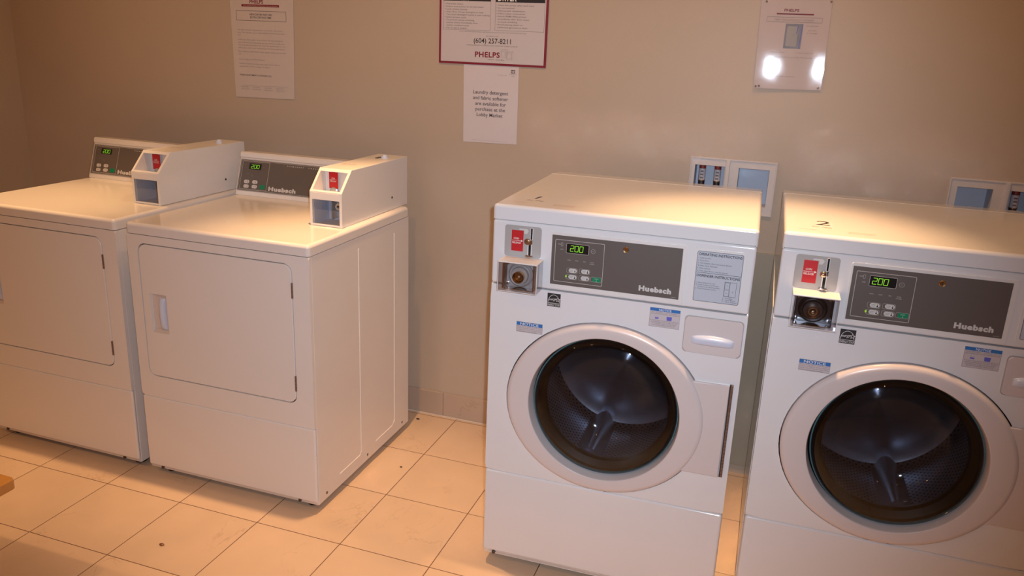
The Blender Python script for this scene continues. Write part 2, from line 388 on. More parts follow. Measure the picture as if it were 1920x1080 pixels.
# ------------------------------------------------------------------ the room
XL, XR, YB, ZC = -2.20, 3.30, -4.30, 2.56
def struct(o): return tag(o, kind='structure')
struct(MB().box(XL-0.1, XR+0.1, YB-0.1, 0.1, -0.1, 0.0).build('floor', FLOORM, smooth=False))
struct(MB().box(XL-0.1, XR+0.1, YB-0.1, 0.1, ZC, ZC+0.1).build('ceiling', CEIL, smooth=False))
holes = [(0.8575, 1.1285, 0.9975, 1.1625), (1.667, 1.938, 0.9975, 1.1625)]
xs = sorted({XL-0.1, XR+0.1, *[h[0] for h in holes], *[h[1] for h in holes]}); zs = [0.0, 0.9975, 1.1625, ZC]
wb = MB()
for i in range(len(xs)-1):
    for j in range(3):
        if j == 1 and any(abs(xs[i]-h[0]) < 1e-6 for h in holes): continue
        wb.box(xs[i], xs[i+1], 0.0, 0.14, zs[j], zs[j+1])
struct(wb.build('wall_back', WALL, smooth=False))
struct(MB().box(XL-0.1, XL, YB, 0.0, 0, ZC).build('wall_left', WALL, smooth=False))
struct(MB().box(XR, XR+0.1, YB, 0.0, 0, ZC).build('wall_right', WALL, smooth=False))
struct(MB().box(XL, XR, YB-0.1, YB, 0, ZC).build('wall_front', WALL, smooth=False))
bb = MB(); x = XL
while x < 0.98:
    x2 = min(x+0.3048, 0.98); bb.box(x+0.0006, x2-0.0006, -0.009, 0.0, 0.0015, 0.106 if x < -0.05 else 0.1045, 0.0012, 1); x = x2
struct(bb.build('baseboard_back', BASEM, smooth=False))
bb = MB(); y = -0.01
while y > YB+0.3:
    bb.box(XL, XL+0.009, y-0.304, y-0.0006, 0.0015, 0.106, 0.0012, 1); y -= 0.3048
struct(bb.build('baseboard_left', BASEM, smooth=False))
ck = MB().tube([(XL, -0.0095, 0.001), (0.98, -0.0095, 0.001)], 0.0025, 6)
struct(ck.build('trim_1', GROUT))
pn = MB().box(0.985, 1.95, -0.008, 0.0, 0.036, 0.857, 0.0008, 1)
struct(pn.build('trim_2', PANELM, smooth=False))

# ------------------------------------------------------------------ washers
W = 0.6793; D = 0.690
DCX, DCZ = 0.334, 0.570
NB = lambda e: abs(e.verts[0].co.z-e.verts[1].co.z) > 1e-6 or e.verts[0].co.z > (1.09 if e.verts[0].co.z > 1.0 else 0.90)
def star_pts(cx, cz, r, k=5, inner=0.45, rot=0.0):
    P = []
    for i in range(2*k):
        a = PI/2+rot+i*PI/k; q = r if i % 2 == 0 else r*inner; P.append((cx+q*math.cos(a), cz+q*math.sin(a)))
    return P
def make_washer(x0, yf, rot, num, label):
    t = thing('washing_machine', (x0, -yf, 0), rot, label, 'washing machine', 'front-loading washing machines along the wall')
    # body
    b = MB()
    b.box(0.001, 0.004, 0.012, D, 0.03, 1.066); b.box(W-0.004, W-0.001, 0.012, D, 0.03, 1.066)
    b.box(0.004, W-0.004, D-0.004, D, 0.03, 1.066); b.box(0.004, W-0.004, 0.012, D-0.004, 0.03, 0.034); b.box(0.004, W-0.004, 0.03, D-0.004, 1.060, 1.064)
    b.box(-0.0005, 0.001, 0.10, D-0.01, 0.06, 0.884, 0.0004, 1); b.box(W-0.001, W+0.0005, 0.10, D-0.01, 0.06, 0.884, 0.0004, 1)
    b.build('cabinet', ENAMEL, t)
    # lid with a raised seam near the rear
    l = MB(); l.box(-0.001, W+0.001, -0.001, 0.585, 1.0675, 1.108, 0.010, 4, NB)
    l.box(-0.001, W+0.001, 0.587, D, 1.0675, 1.1075, 0.006, 3, NB); l.box(0.006, W-0.006, 0.57, 0.60, 1.07, 1.1035)
    for v in l.bm.verts:
        if v.co.y > 0.5865 and v.co.z > 1.09: v.co.z -= (v.co.y-0.587)*0.075
    lid = l.build('lid', ENAMEL, t)
    # marks on the lid
    mk = MB()
    def onlid(p): return (p[0], p[2], 1.1083+(-p[1]))
    mk.map = onlid
    if num == 1:
        mk.text('1', 0.078, 0.120, 0.034, 0, x1=0.092, bold=0.03, shear=0.25)
    else:
        mk.text('2', 0.074, 0.118, 0.052, 0, x1=0.110, bold=0.0, shear=0.1)
    mk.build('number_mark', INK, lid, smooth=False)
    mk = MB(); mk.map = onlid
    mk.text('REMOVE WET CLOTHES PROMPTLY', 0.150, 0.058, 0.005, 0, x1=0.212); mk.text('WIPE LID AND DOOR AFTER USE', 0.146, 0.044, 0.005, 0, x1=0.208)
    mk.build('lettering', INKO, lid, smooth=False)
    mk = MB(); mk.map = onlid
    mk.text('ADD SOAP FIRST', 0.033, 0.045, 0.004, 0, x1=0.075)
    mk.build('lettering', INKO, lid, smooth=False)
    mk = MB(); mk.map = onlid
    mk.text('(For  Help)', 0.066, 0.086, 0.010, 0, x1=0.112)
    mk.build('lettering', INKG, lid, smooth=False)
    # front sections
    MB().box(0.0, W, 0.0, 0.03, 0.8895, 1.0655, 0.007, 3).build('upper_panel', ENAMEL, t)
    fp = MB().ringplate(rrect(0.0, W, 0.3205, 0.8870, 0), ell(DCX-0.002, DCZ-0.002, 0.2755, 0.2495), 0.0, 0.03, 0.005, 3)
    fp.build('front_panel', ENAMEL, t, ang=6)
    lp = MB(); lp.box(0.0, W, 0.0, 0.03, 0.046, 0.3178, 0.007, 3)
    lp.prism([(0.004, 0.046), (0.012, 0.032), (0.03, 0.030), (0.03, 0.05), (0.006, 0.05)], 0.004, W-0.004, axis='x')
    lp.build('lower_panel', ENAMEL, t)
    for sx in (0.035, W-0.035): MB().lathe(sx, 0.0415, [(0.0055, 0.006), (0.0055, 0.0005), (0.004, -0.0006)], 16, False, True).build('screw', DARKM, t)
    for fx in (0.09, W-0.09):
        for fy in (0.11, D-0.07): MB().lathez(fx, fy, [(0.022, 0.0), (0.022, 0.012), (0.010, 0.014), (0.010, 0.034)], 20).build('foot', RUBBER, t)
    # door
    dr = MB()
    dr.lathe(DCX-0.002, DCZ-0.002, [((0.2725, 0.2465), 0.022), ((0.2725, 0.2465), -0.002), ((0.2705, 0.2445), -0.007), ((0.266, 0.240), -0.0115), ((0.258, 0.232), -0.0145),
        ((0.2110, 0.2110), -0.0135), ((0.2085, 0.2085), -0.0120), ((0.2065, 0.2065), -0.008), ((0.2030, 0.2030), 0.026)], 128)
    door = dr.build('door', DOORW, t)
    tb = MB(); tb.prism([(0.555, 0.432), (0.655, 0.432), (0.6565, 0.6955), (0.545, 0.6955), (0.535, 0.66), (0.545, 0.5), (0.535, 0.45)], -0.0085, 0.0, 0.004, 3)
    tb.build('hinge_cover', DOORW, t)
    hb = MB(); hb.box(0.6590, 0.6655, -0.0075, 0.001, 0.434, 0.699, 0.0012, 1)
    for k in range(26): hb.lathez(0.6622, -0.0072, [(0.0030, 0.4360+k*0.0101), (0.0030, 0.4360+k*0.0101+0.0086)], 10)
    hb.build('hinge', STEELH, t)
    MB().box(0.6565, 0.6590, -0.006, 0.001, 0.434, 0.6985).build('hinge_gap', GAP, t)
    gl = MB(); gl.lathe(DCX, DCZ, [(0.1985, 0.014), (0.1975, 0.006), (0.193, -0.001), (0.184, -0.007), (0.165, -0.0130), (0.135, -0.0185), (0.10, -0.0225), (0.06, -0.0255), (0.02, -0.0265)], 96, False, True)
    gl.build('door_glass', GLASS, door, recalc=True)
    gb = MB(); gb.lathe(DCX, DCZ, [(0.172, 0.032), (0.168, 0.05), (0.155, 0.078), (0.135, 0.100), (0.10, 0.118), (0.06, 0.129), (0.02, 0.133)], 72, False, True)
    gb.build('glass_bowl', BOWL, door)
    ge = MB(); LL = []
    for k in range(8):
        a = 2*PI*k/8; LL.append((0.1992+0.0024*math.cos(a), 0.017+0.006*math.sin(a)))
    n = 96; ge.loops([[(DCX+r*math.cos(2*PI*j/n), y, DCZ+r*math.sin(2*PI*j/n)) for j in range(n)] for r, y in LL], closed_tube=True)
    ge.build('glass_rim', GLEDGE, door)
    gs = MB(); gs.lathe(DCX, DCZ, [(0.2030, 0.0262), (0.198, 0.024), (0.190, 0.022), (0.182, 0.028), (0.174, 0.034), (0.170, 0.045), (0.176, 0.065), (0.20, 0.076), (0.255, 0.080)], 96)
    gs.build('door_seal', RUBBER, t)
    c3 = (DCX, 0.0, DCZ)
    dm = MB(); dm.lathe(DCX, DCZ, [(0.190, 0.082), (0.215, 0.088), (0.240, 0.105), (0.245, 0.13), (0.245, 0.39), (0.235, 0.41)], 96)
    drum = dm.build('drum', DRUMM, t, loc=c3)
    db = MB(); db.lathe(DCX, DCZ, [(0.236, 0.410), (0.20, 0.425), (0.155, 0.418), (0.11, 0.399), (0.07, 0.382), (0.03, 0.365), (0.012, 0.358), (0.002, 0.357)], 72, False, True)
    o = db.build('drum_back', DRUMB, drum); o.location = -Vector(c3)
    for k in range(3):
        a = -PI/2+0.25*(num*2-3)+k*2*PI/3; lf = MB()
        ca, sa = math.cos(a), math.sin(a)
        def mp(p, ca=ca, sa=sa): return (DCX+p[0]*ca-p[2]*sa, p[1], DCZ+p[0]*sa+p[2]*ca)
        lf.map = mp
        lf.prism([(0.246, -0.045), (0.246, 0.045), (0.205, 0.014), (0.198, 0.0), (0.205, -0.014)], 0.13, 0.39)
        o = lf.build('drum_lifter', DRUMB, drum); o.location = -Vector(c3)
    MB().box(0.02, W-0.02, 0.46, 0.47, 0.32, 0.88).build('inner_wall', GAP, t)
    # control fascia
    rp = MB(); rp.plate(0.162, 0.5145, 0.8975, 1.0495, -0.0025, 0.001, 0.004, 0.0015, 2); rp.build('fascia_surround', PLASTW, t)
    cp = MB().plate(0.1660, 0.5040, 0.9080, 1.0417, -0.0036, -0.0020, 0.001)
    con = cp.build('control_panel', FASCIA, t)
    y = -0.0037
    MB().outline(0.1748, 0.3058, 0.9170, 1.0310, 0.003, 0.0012, y).build('panel_outline', LINE, con, smooth=False)
    ds = MB().plate(0.2057, 0.2647, 0.9973, 1.0225, y-0.0006, y, 0.002); disp = ds.build('display', BLACK, con)
    MB().outline(0.2052, 0.2652, 0.9968, 1.0230, 0.0025, 0.0008, y-0.0006).build('display_outline', LINE, disp, smooth=False)
    dg = MB(); digits(dg, 0.2140 if num == 1 else 0.2105, 0.2510 if num == 1 else 0.2475, 1.0025, 1.0175, y-0.0008, 0.0012); dg.build('display_digits', LEDG, disp, smooth=False)
    bt = []
    for bx, bz in ((0.226, 0.9505), (0.2595, 0.9515), (0.226, 0.9330), (0.2595, 0.9332)):
        o = MB().plate(bx-0.0110, bx+0.0110, bz-0.0055, bz+0.0055, y-0.0010, y, 0.0053, 0.0004, 1).build('button', BUTTON, con)
        m = MB(); m.text('NORMAL', bx-0.0085, bz+0.0008, 0.0019, y-0.0012, x1=bx+0.002); m.text('COLD', bx-0.0085, bz-0.0026, 0.0019, y-0.0012, x1=bx)
        m.strip([(bx+0.006, bz-0.003), (bx+0.006, bz+0.003)], 0.0012, y-0.0011, 0.0001)
        m.prism(ell(bx+0.006, bz-0.002, 0.0018, 0.0020, 12), y-0.0012, y-0.0010); m.build('lettering', INK, o, smooth=False)
    bo = MB()
    for bx, bz in ((0.222, 0.9505), (0.2555, 0.9515), (0.222, 0.9330), (0.2555, 0.9332), (0.287, 0.9335)):
        bo.outline(bx-0.0125, bx+0.0165, bz-0.0068, bz+0.0068, 0.003, 0.0005, y)
    bo.build('button_outlines', LINE, con, smooth=False)
    o = MB().plate(0.2795, 0.3015, 0.9275, 0.9395, y-0.0010, y, 0.002).build('button', GREEN, con); tag(o, 'green start button')
    MB().text('START', 0.2905, 0.9345, 0.0024, y-0.0012, align='C').prism(star_pts(0.2905, 0.9305, 0.0018, 3, 0.5), y-0.0012, y-0.0010).build('lettering', SILVER, o, smooth=False)
    o = MB().prism(ell(0.2085, 0.9335, 0.0022, 0.0035, 14), y-0.0006, y).build('indicator_light', LEDY, con); tag(o, 'lit lime green indicator')
    tx = MB()
    for (bx, s1) in ((0.2144, 'WASH'), (0.2347, 'RINSE'), (0.2552, 'SPIN'), (0.2753, 'DOOR')): tx.text(s1, bx, 0.9770, 0.0022, y-0.0001, align='C', bold=0.01)
    tx.text('LOCKED', 0.2753, 0.9725, 0.0022, y-0.0001, align='C', bold=0.01)
    tx.text('ADD', 0.182, 1.0170, 0.0030, y-0.0001, bold=0.0); tx.text('END', 0.190, 1.0035, 0.0026, y-0.0001)
    tx.outline(0.1905, 0.1955, 1.013, 1.023, 0.002, 0.0005, y)
    tx._ring(ell(0.2765, 1.0080, 0.0058, 0.0058, 24), ell(0.2765, 1.0080, 0.0052, 0.0052, 24), y-0.0003, y); tx.text('MIN', 0.2765, 1.007, 0.0020, y-0.0001, align='C')
    tx.build('lettering', LINE, con, smooth=False)
    lg = MB(); lg.text('Huebsch', 0.4015, 0.9205, 0.0125, y-0.0002, x1=0.4845, bold=0.056, sp=1.12); lg.text('CONTROLS', 0.486, 0.9115, 0.0016, y-0.0002)
    lg.build('lettering', SILVER, con, smooth=False)
    kl = MB(); kl.lathe(0.3606, 1.0228, [(0.0074, y), (0.0074, y-0.0015), (0.0064, y-0.0024), (0.0048, y-0.0020), (0.001, y-0.0020)], 24, False, True)
    kl = kl.build('key_lock', BRASS, con)
    MB().box(0.3597, 0.3615, y-0.0024, y-0.0019, 1.0192, 1.0264).build('keyhole', GAP, kl)
    # instruction label
    MB().plate(0.5330, 0.6560, 0.9045, 1.0475, -0.0014, 0.001, 0.003, 0.0012, 2).build('label_recess', PLASTW, t)
    il = MB().plate(0.5390, 0.6515, 0.9112, 1.0420, -0.0022, -0.0012, 0.005).build('instruction_label', STICKB, t)
    y = -0.0023; m = MB()
    m.outline(0.5397, 0.6508, 0.9119, 1.0413, 0.0045, 0.0008, y); m.strip([(0.5400, 0.9862), (0.6505, 0.9862)], 0.0008, y)
    m.text('OPERATING INSTRUCTIONS', 0.5430, 1.0305, 0.0064, y-0.0001, x1=0.6480, bold=0.018)
    for k, sx in enumerate(('1. Load Laundry', '2. Close Door', '3. Add Supplies (See Instructions Below)', '4. Make Cycle Selection', '5. Make Payment', '6. Press Start (Door must be closed)')):
        m.text(sx, 0.5430, 1.0225-k*0.0066, 0.0032, y-0.0001, x1=0.543+len(sx)*0.00205)
    m.build('operating_lettering', INK, il, smooth=False); m = MB()
    m.text('DISPENSER INSTRUCTIONS', 0.5430, 0.9757, 0.0062, y-0.0001, x1=0.6480, bold=0.018)
    for k, sx in enumerate(('1. Open Dispenser Lid', '2. Load Supplies in Proper', '   Compartment (Do Not Mix)', '3. Close Dispenser Door')):
        m.text(sx, 0.5430+(0.004 if k == 2 else 0), 0.9590-k*0.0052, 0.0028, y-0.0001, x1=0.543+0.0022*len(sx))
    m.build('dispenser_lettering', INK, il, smooth=False); m = MB()
    m.outline(0.6130, 0.6420, 0.9310, 0.9690, 0.0, 0.0006, y); m.strip([(0.6262, 0.931), (0.6262, 0.969)], 0.0006, y)
    m.outline(0.6140, 0.6250, 0.9505, 0.9675, 0.0, 0.0004, y); m.outline(0.6140, 0.6250, 0.9325, 0.9485, 0.0, 0.0004, y)
    m.text('C', 0.6195, 0.9580, 0.0028, y-0.0001, align='C'); m.text('A', 0.6195, 0.9390, 0.0028, y-0.0001, align='C'); m.text('B', 0.6345, 0.9430, 0.0028, y-0.0001, align='C')
    for k, sx in enumerate(('A - Detergent', 'B - Liquid Bleach', 'C - Fabric Softener')): m.text(sx, 0.6110, 0.9255-k*0.0046, 0.0027, y-0.0001, x1=0.6110+0.0019*len(sx))
    m.build('dispenser_diagram', INK, il, smooth=False)
    # coin slide
    cs = MB().plate(0.0350, 0.1357, 0.9705, 1.0552, -0.0016, 0.001, 0.007).build('coin_plate', GREYP, t)
    y = -0.0017
    rl = MB().plate(0.0541, 0.0866, 0.9860, 1.0427, y-0.0005, y, 0.0005).build('red_label', RED, cs)
    m = MB(); m.text('COIN', 0.0700, 1.0180, 0.0045, y-0.0008, align='C', bold=0.01); m.text('RELEASE', 0.0700, 1.0075, 0.0045, y-0.0008, x1=0.0835, bold=0.01)
    m = MB(); m.text('COIN', 0.0600, 1.0180, 0.0050, y-0.0008, x1=0.0745, bold=0.01); m.text('RELEASE', 0.0565, 1.0065, 0.0050, y-0.0008, x1=0.0800, bold=0.01)
    m.strip([(0.0560, 1.0145), (0.0810, 1.0145)], 0.0010, y-0.0007, 0.0001); m.prism([(0.0808, 1.0115), (0.0858, 1.0145), (0.0808, 1.0175)], y-0.0008, y-0.0006)
    m.build('lettering', WHITEI, rl, smooth=False)
    MB().prism([(0.0745, 1.0440), (0.0745, 1.0480), (0.0960, 1.0480), (0.1005, 1.0430), (0.0960, 1.0350), (0.0885, 1.0350), (0.0885, 1.0440)], y-0.0003, y).build('arrow_label', SILVER, cs)
    sl = MB(); sl.plate(0.1060, 0.1125, 1.0195, 1.0530, y-0.0012, y, 0.003); sl.plate(0.0998, 0.1105, 0.9765, 1.0090, y-0.0012, y, 0.003)
    sl.build('slot_surround', WHITEI, cs)
    sk = MB(); sk.plate(0.1070, 0.1115, 1.0205, 1.0518, y-0.0016, y-0.0008, 0.002); sk.plate(0.1022, 0.1088, 0.9780, 1.0080, y-0.0016, y-0.0008, 0.002)
    sk.build('coin_slot', BLACK, cs)
    if num == 1:
        pv = MB(); pv.lathe(0.0985, 1.0145, [(0.0085, y), (0.0085, y-0.003), (0.0065, y-0.0045), (0.004, y-0.005), (0.001, y-0.005)], 24, False, True)
        pv.build('coin_pivot', BROWNM, cs)
        MB().prism([(0.1000, 1.0080), (0.1060, 1.0120), (0.1090, 1.0200), (0.1120, 1.0200), (0.1120, 1.0090), (0.1060, 1.0060)], y-0.0030, y).build('pivot_arm', CHROME, cs)
    else:
        pv = MB(); pv.ball((0.1015, y-0.006, 1.0130), 0.0085, 20); pv.build('coin_pivot', CHROME, cs)
        MB().prism([(0.1030, 1.0090), (0.1080, 1.0120), (0.1100, 1.0200), (0.1125, 1.0200), (0.1125, 1.0090), (0.1060, 1.0060)], y-0.0030, y).build('pivot_arm', CHROME, cs)
    bk = MB(); bk.lathe(0.1045, 0.9745, [(0.0115, y), (0.0115, y-0.002), (0.0105, y-0.004), (0.006, y-0.005), (0.001, y-0.005)], 24, False, True)
    for v in bk.bm.verts: v.co.z = 0.9745+(v.co.z-0.9745)*0.38
    bk.build('slot_bracket', CHROME, cs)
    # coin box with its clear guard
    cb = MB().box(0.045, 0.134, -0.012, 0.001, 0.886, 0.966, 0.002, 2).build('coin_box', DARKM if num == 2 else GREYP, t)
    kb = MB(); kx, kz = 0.0885, 0.9265
    kb.lathe(kx, kz, [(0.034, -0.012), (0.034, -0.018), (0.030, -0.022), (0.026, -0.020), (0.024, -0.021), (0.022, -0.030), (0.001, -0.030)], 48, False, True)
    kb.build('coin_cup', GREYP if num == 1 else DARKM, cb)
    kb = MB(); kb.lathe(kx, kz-0.002, [(0.0150, -0.028), (0.0158, -0.044), (0.0140, -0.047), (0.0125, -0.043), (0.0105, -0.034), (0.001, -0.034)], 40, False, True)
    kb.build('coin_ring', BRASS if num == 1 else BROWNM, cb)
    MB().ball((kx, -0.034, kz-0.002), 0.0085, 16).build('coin_core', BROWNM if num == 1 else CHROME, cb)
    for sx, sz in ((0.052, 0.955), (0.127, 0.955), (0.052, 0.8985), (0.127, 0.8985)):
        MB().lathe(sx, sz, [(0.0052, -0.0115), (0.0050, -0.0150), (0.002, -0.0165)], 16, False, True).build('screw', CHROME, cb)
    for sx in (0.046, 0.130): MB().box(sx, sx+0.003, -0.045, -0.012, 0.892, 0.960).build('side_bracket', BROWNM if num == 1 else BLACK, cb)
    MB().box(0.048, 0.131, -0.040, -0.012, 0.8885, 0.8905, 0.0005, 1).build('coin_tray', CHROME, cb)
    tp = MB(); tp.box(0.037, 0.1445, -0.0595, -0.0005, 0.9655, 0.9700, 0.0015, 2)
    tp.box(0.037, 0.0385, -0.0595, -0.001, 0.888, 0.9655); tp.box(0.143, 0.1445, -0.0595, -0.001, 0.888, 0.9655)
    tp.box(0.037, 0.1445, -0.0595, -0.0580, 0.888, 0.8900); tp.box(0.037, 0.1445, -0.0595, -0.0575, 0.9620, 0.9655)
    gt = MB(); gt.box(0.037, 0.1445, -0.0600, -0.0005, 0.9660, 0.9700, 0.0015, 2)
    gt.box(0.0370, 0.0388, -0.0600, -0.0575, 0.8880, 0.9660); gt.box(0.1427, 0.1445, -0.0600, -0.0575, 0.888, 0.966); gt.box(0.0388, 0.1427, -0.0600, -0.0575, 0.8880, 0.8897)
    gd = gt.build('guard_rim', PLASTW, cb)
    g = MB(); g.box(0.0388, 0.1427, -0.0598, -0.0588, 0.8897, 0.966); g.box(0.0372, 0.0384, -0.0575, -0.001, 0.888, 0.966); g.box(0.1431, 0.1443, -0.0575, -0.001, 0.888, 0.966); g.box(0.0384, 0.1431, -0.0575, -0.001, 0.8882, 0.8890)
    g.build('clear_guard', CLEARP, cb)
    if num == 1:
        m = MB(); m.map = lambda p: (p[0], p[2], 0.9703); m.text('MISUSE OF MACHINE', 0.044, -0.020, 0.004, 0, x1=0.072); m.text('WILL VOID PAYMENT', 0.083, -0.024, 0.004, 0, x1=0.130)
        m.build('lettering', RED, cb, smooth=False)
    # stickers
    es = MB().plate(0.1606, 0.1966, 0.8438, 0.8805, -0.0006, 0.001, 0.0).build('energy_sticker', INK, t); y = -0.0007; m = MB()
    arc = [(0.1786+0.0155*math.cos(a), 0.8560+0.0205*math.sin(a)) for a in [PI*k/14 for k in range(15)]]
    m.strip(arc, 0.0010, y, 0.0002); m.strip([(0.1610, 0.8535), (0.1962, 0.8535)], 0.0009, y, 0.0002)
    sp = star_pts(0.1900, 0.8640, 0.0062); m.strip(sp+[sp[0]], 0.0010, y, 0.0002)
    m.text('energy', 0.1630, 0.8600, 0.0068, y-0.0002, x1=0.1860, shear=0.5, bold=0.0, lineslope=0.10)
    m.text('ENERGY STAR', 0.1620, 0.8458, 0.0056, y-0.0002, x1=0.1954, bold=0.0)
    m.build('lettering', WHITEI, es, smooth=False)
    n1 = MB().plate(0.0775, 0.1512, 0.7590, 0.7882, -0.0006, 0.001, 0.0).build('notice_sticker', STICK, t)
    MB().plate(0.0777, 0.1510, 0.7780, 0.7880, -0.0009, -0.0005, 0.0).build('blue_header', BLUE, n1); y = -0.0010
    MB().text('NOTICE', 0.0885, 0.7796, 0.0070, y-0.0001, x1=0.1400, bold=0.01).build('lettering', WHITEI, n1, smooth=False)
    m = MB(); m.outline(0.0777, 0.1510, 0.7592, 0.7880, 0.0, 0.0006, -0.0006)
    for k, sx in enumerate(('Before loading machine check that drum', 'is empty. Damage to clothes caused by', 'foreign objects is not the responsibility', 'of the owner of this machine.')):
        m.text(sx, 0.0800, 0.7740-k*0.0046, 0.0026, -0.0008, x1=0.1485-(0.012 if k == 3 else 0))
    m.build('lettering', INKG, n1, smooth=False)
    n2 = MB().plate(0.4353, 0.5130, 0.8270, 0.8785, -0.0006, 0.001, 0.0).build('notice_sticker', STICK, t)
    MB().plate(0.4355, 0.5128, 0.8700, 0.8783, -0.0009, -0.0005, 0.0).build('blue_header', BLUE, n2)
    MB().text('NOTICE', 0.4585, 0.8714, 0.0056, -0.0011, x1=0.4900, bold=0.01).build('lettering', WHITEI, n2, smooth=False)
    m = MB(); m.outline(0.4355, 0.5128, 0.8272, 0.8783, 0.0, 0.0005, -0.0006)
    for k, sx in enumerate(('HIGH EFFICIENCY HE DETERGENT IS', 'RECOMMENDED FOR BEST PERFORMANCE')): m.text(sx, 0.4385, 0.8655-k*0.0042, 0.0026, -0.0008, x1=0.5100)
    for k, sx in enumerate(('IF USING NON HE DETERGENT REDUCE', 'RECOMMENDED DOSE TO HALF OR LESS', 'TO PREVENT OVER SUDSING AND', 'POOR RINSING RESULTS')): m.text(sx, 0.4385+0.002*k, 0.8435-k*0.0042, 0.0026, -0.0008, x1=0.5100-0.003*k)
    m.build('lettering', INKG, n2, smooth=False)
    m = MB()
    m.prism([(0.4500, 0.8490), (0.4585, 0.8490), (0.4595, 0.8560), (0.4490, 0.8560)], -0.0010, -0.0006); m.prism([(0.4800, 0.8475), (0.4920, 0.8475), (0.4930, 0.8575), (0.4790, 0.8575)], -0.0010, -0.0006)
    m.build('cup_picture', VIOLET, n2, smooth=False)
    MB().prism([(0.4498, 0.8530), (0.4588, 0.8530), (0.4592, 0.8557), (0.4493, 0.8557)], -0.0012, -0.0009).build('cup_picture', STICK, n2, smooth=False)
    # dispenser drawer
    ds = MB().plate(0.5275, 0.6705, 0.7730, 0.8685, -0.0045, 0.001, 0.010, 0.003, 3).build('dispenser_drawer', DOORW, t)
    MB().ringplate(rrect(0.5255, 0.6725, 0.7710, 0.8705, 0.011), rrect(0.5275, 0.6705, 0.7730, 0.8685, 0.010), -0.0006, 0.001, n=48).build('drawer_gap', GREYP, ds)
    hd = MB(); N = 20; LL = []
    for k in range(N+1):
        u = k/N; xx = 0.5465+u*0.1065; prot = 0.009*math.sin(PI*u)**0.35 if 0 < k < N else 0.0
        h = 0.0145*(math.sin(PI*min(max(u, 0.03), 0.97))**0.18)
        LL.append([(xx, -0.0045-prot*math.cos(a)*1.0 if abs(a) < PI/2 else -0.0040, 0.8080+h*math.sin(a)+0.0025*math.sin(PI*u)) for a in [(-PI/2)+PI*j/10 for j in range(11)]])
    V = [[hd.v(p) for p in L] for L in LL]
    for k in range(N):
        for j in range(10): hd.bm.faces.new([V[k][j], V[k][j+1], V[k+1][j+1], V[k+1][j]])
    hd.build('handle', HANDLE, ds)
    return t
make_washer(0.4395, 0.8538, 0.0274, 1, 'white front-loading washing machine marked 1 on its lid, standing nearer the dryers')
make_washer(1.1760, 0.8117, 0.0162, 2, 'white front-loading washing machine marked 2 on its lid, at the right edge')

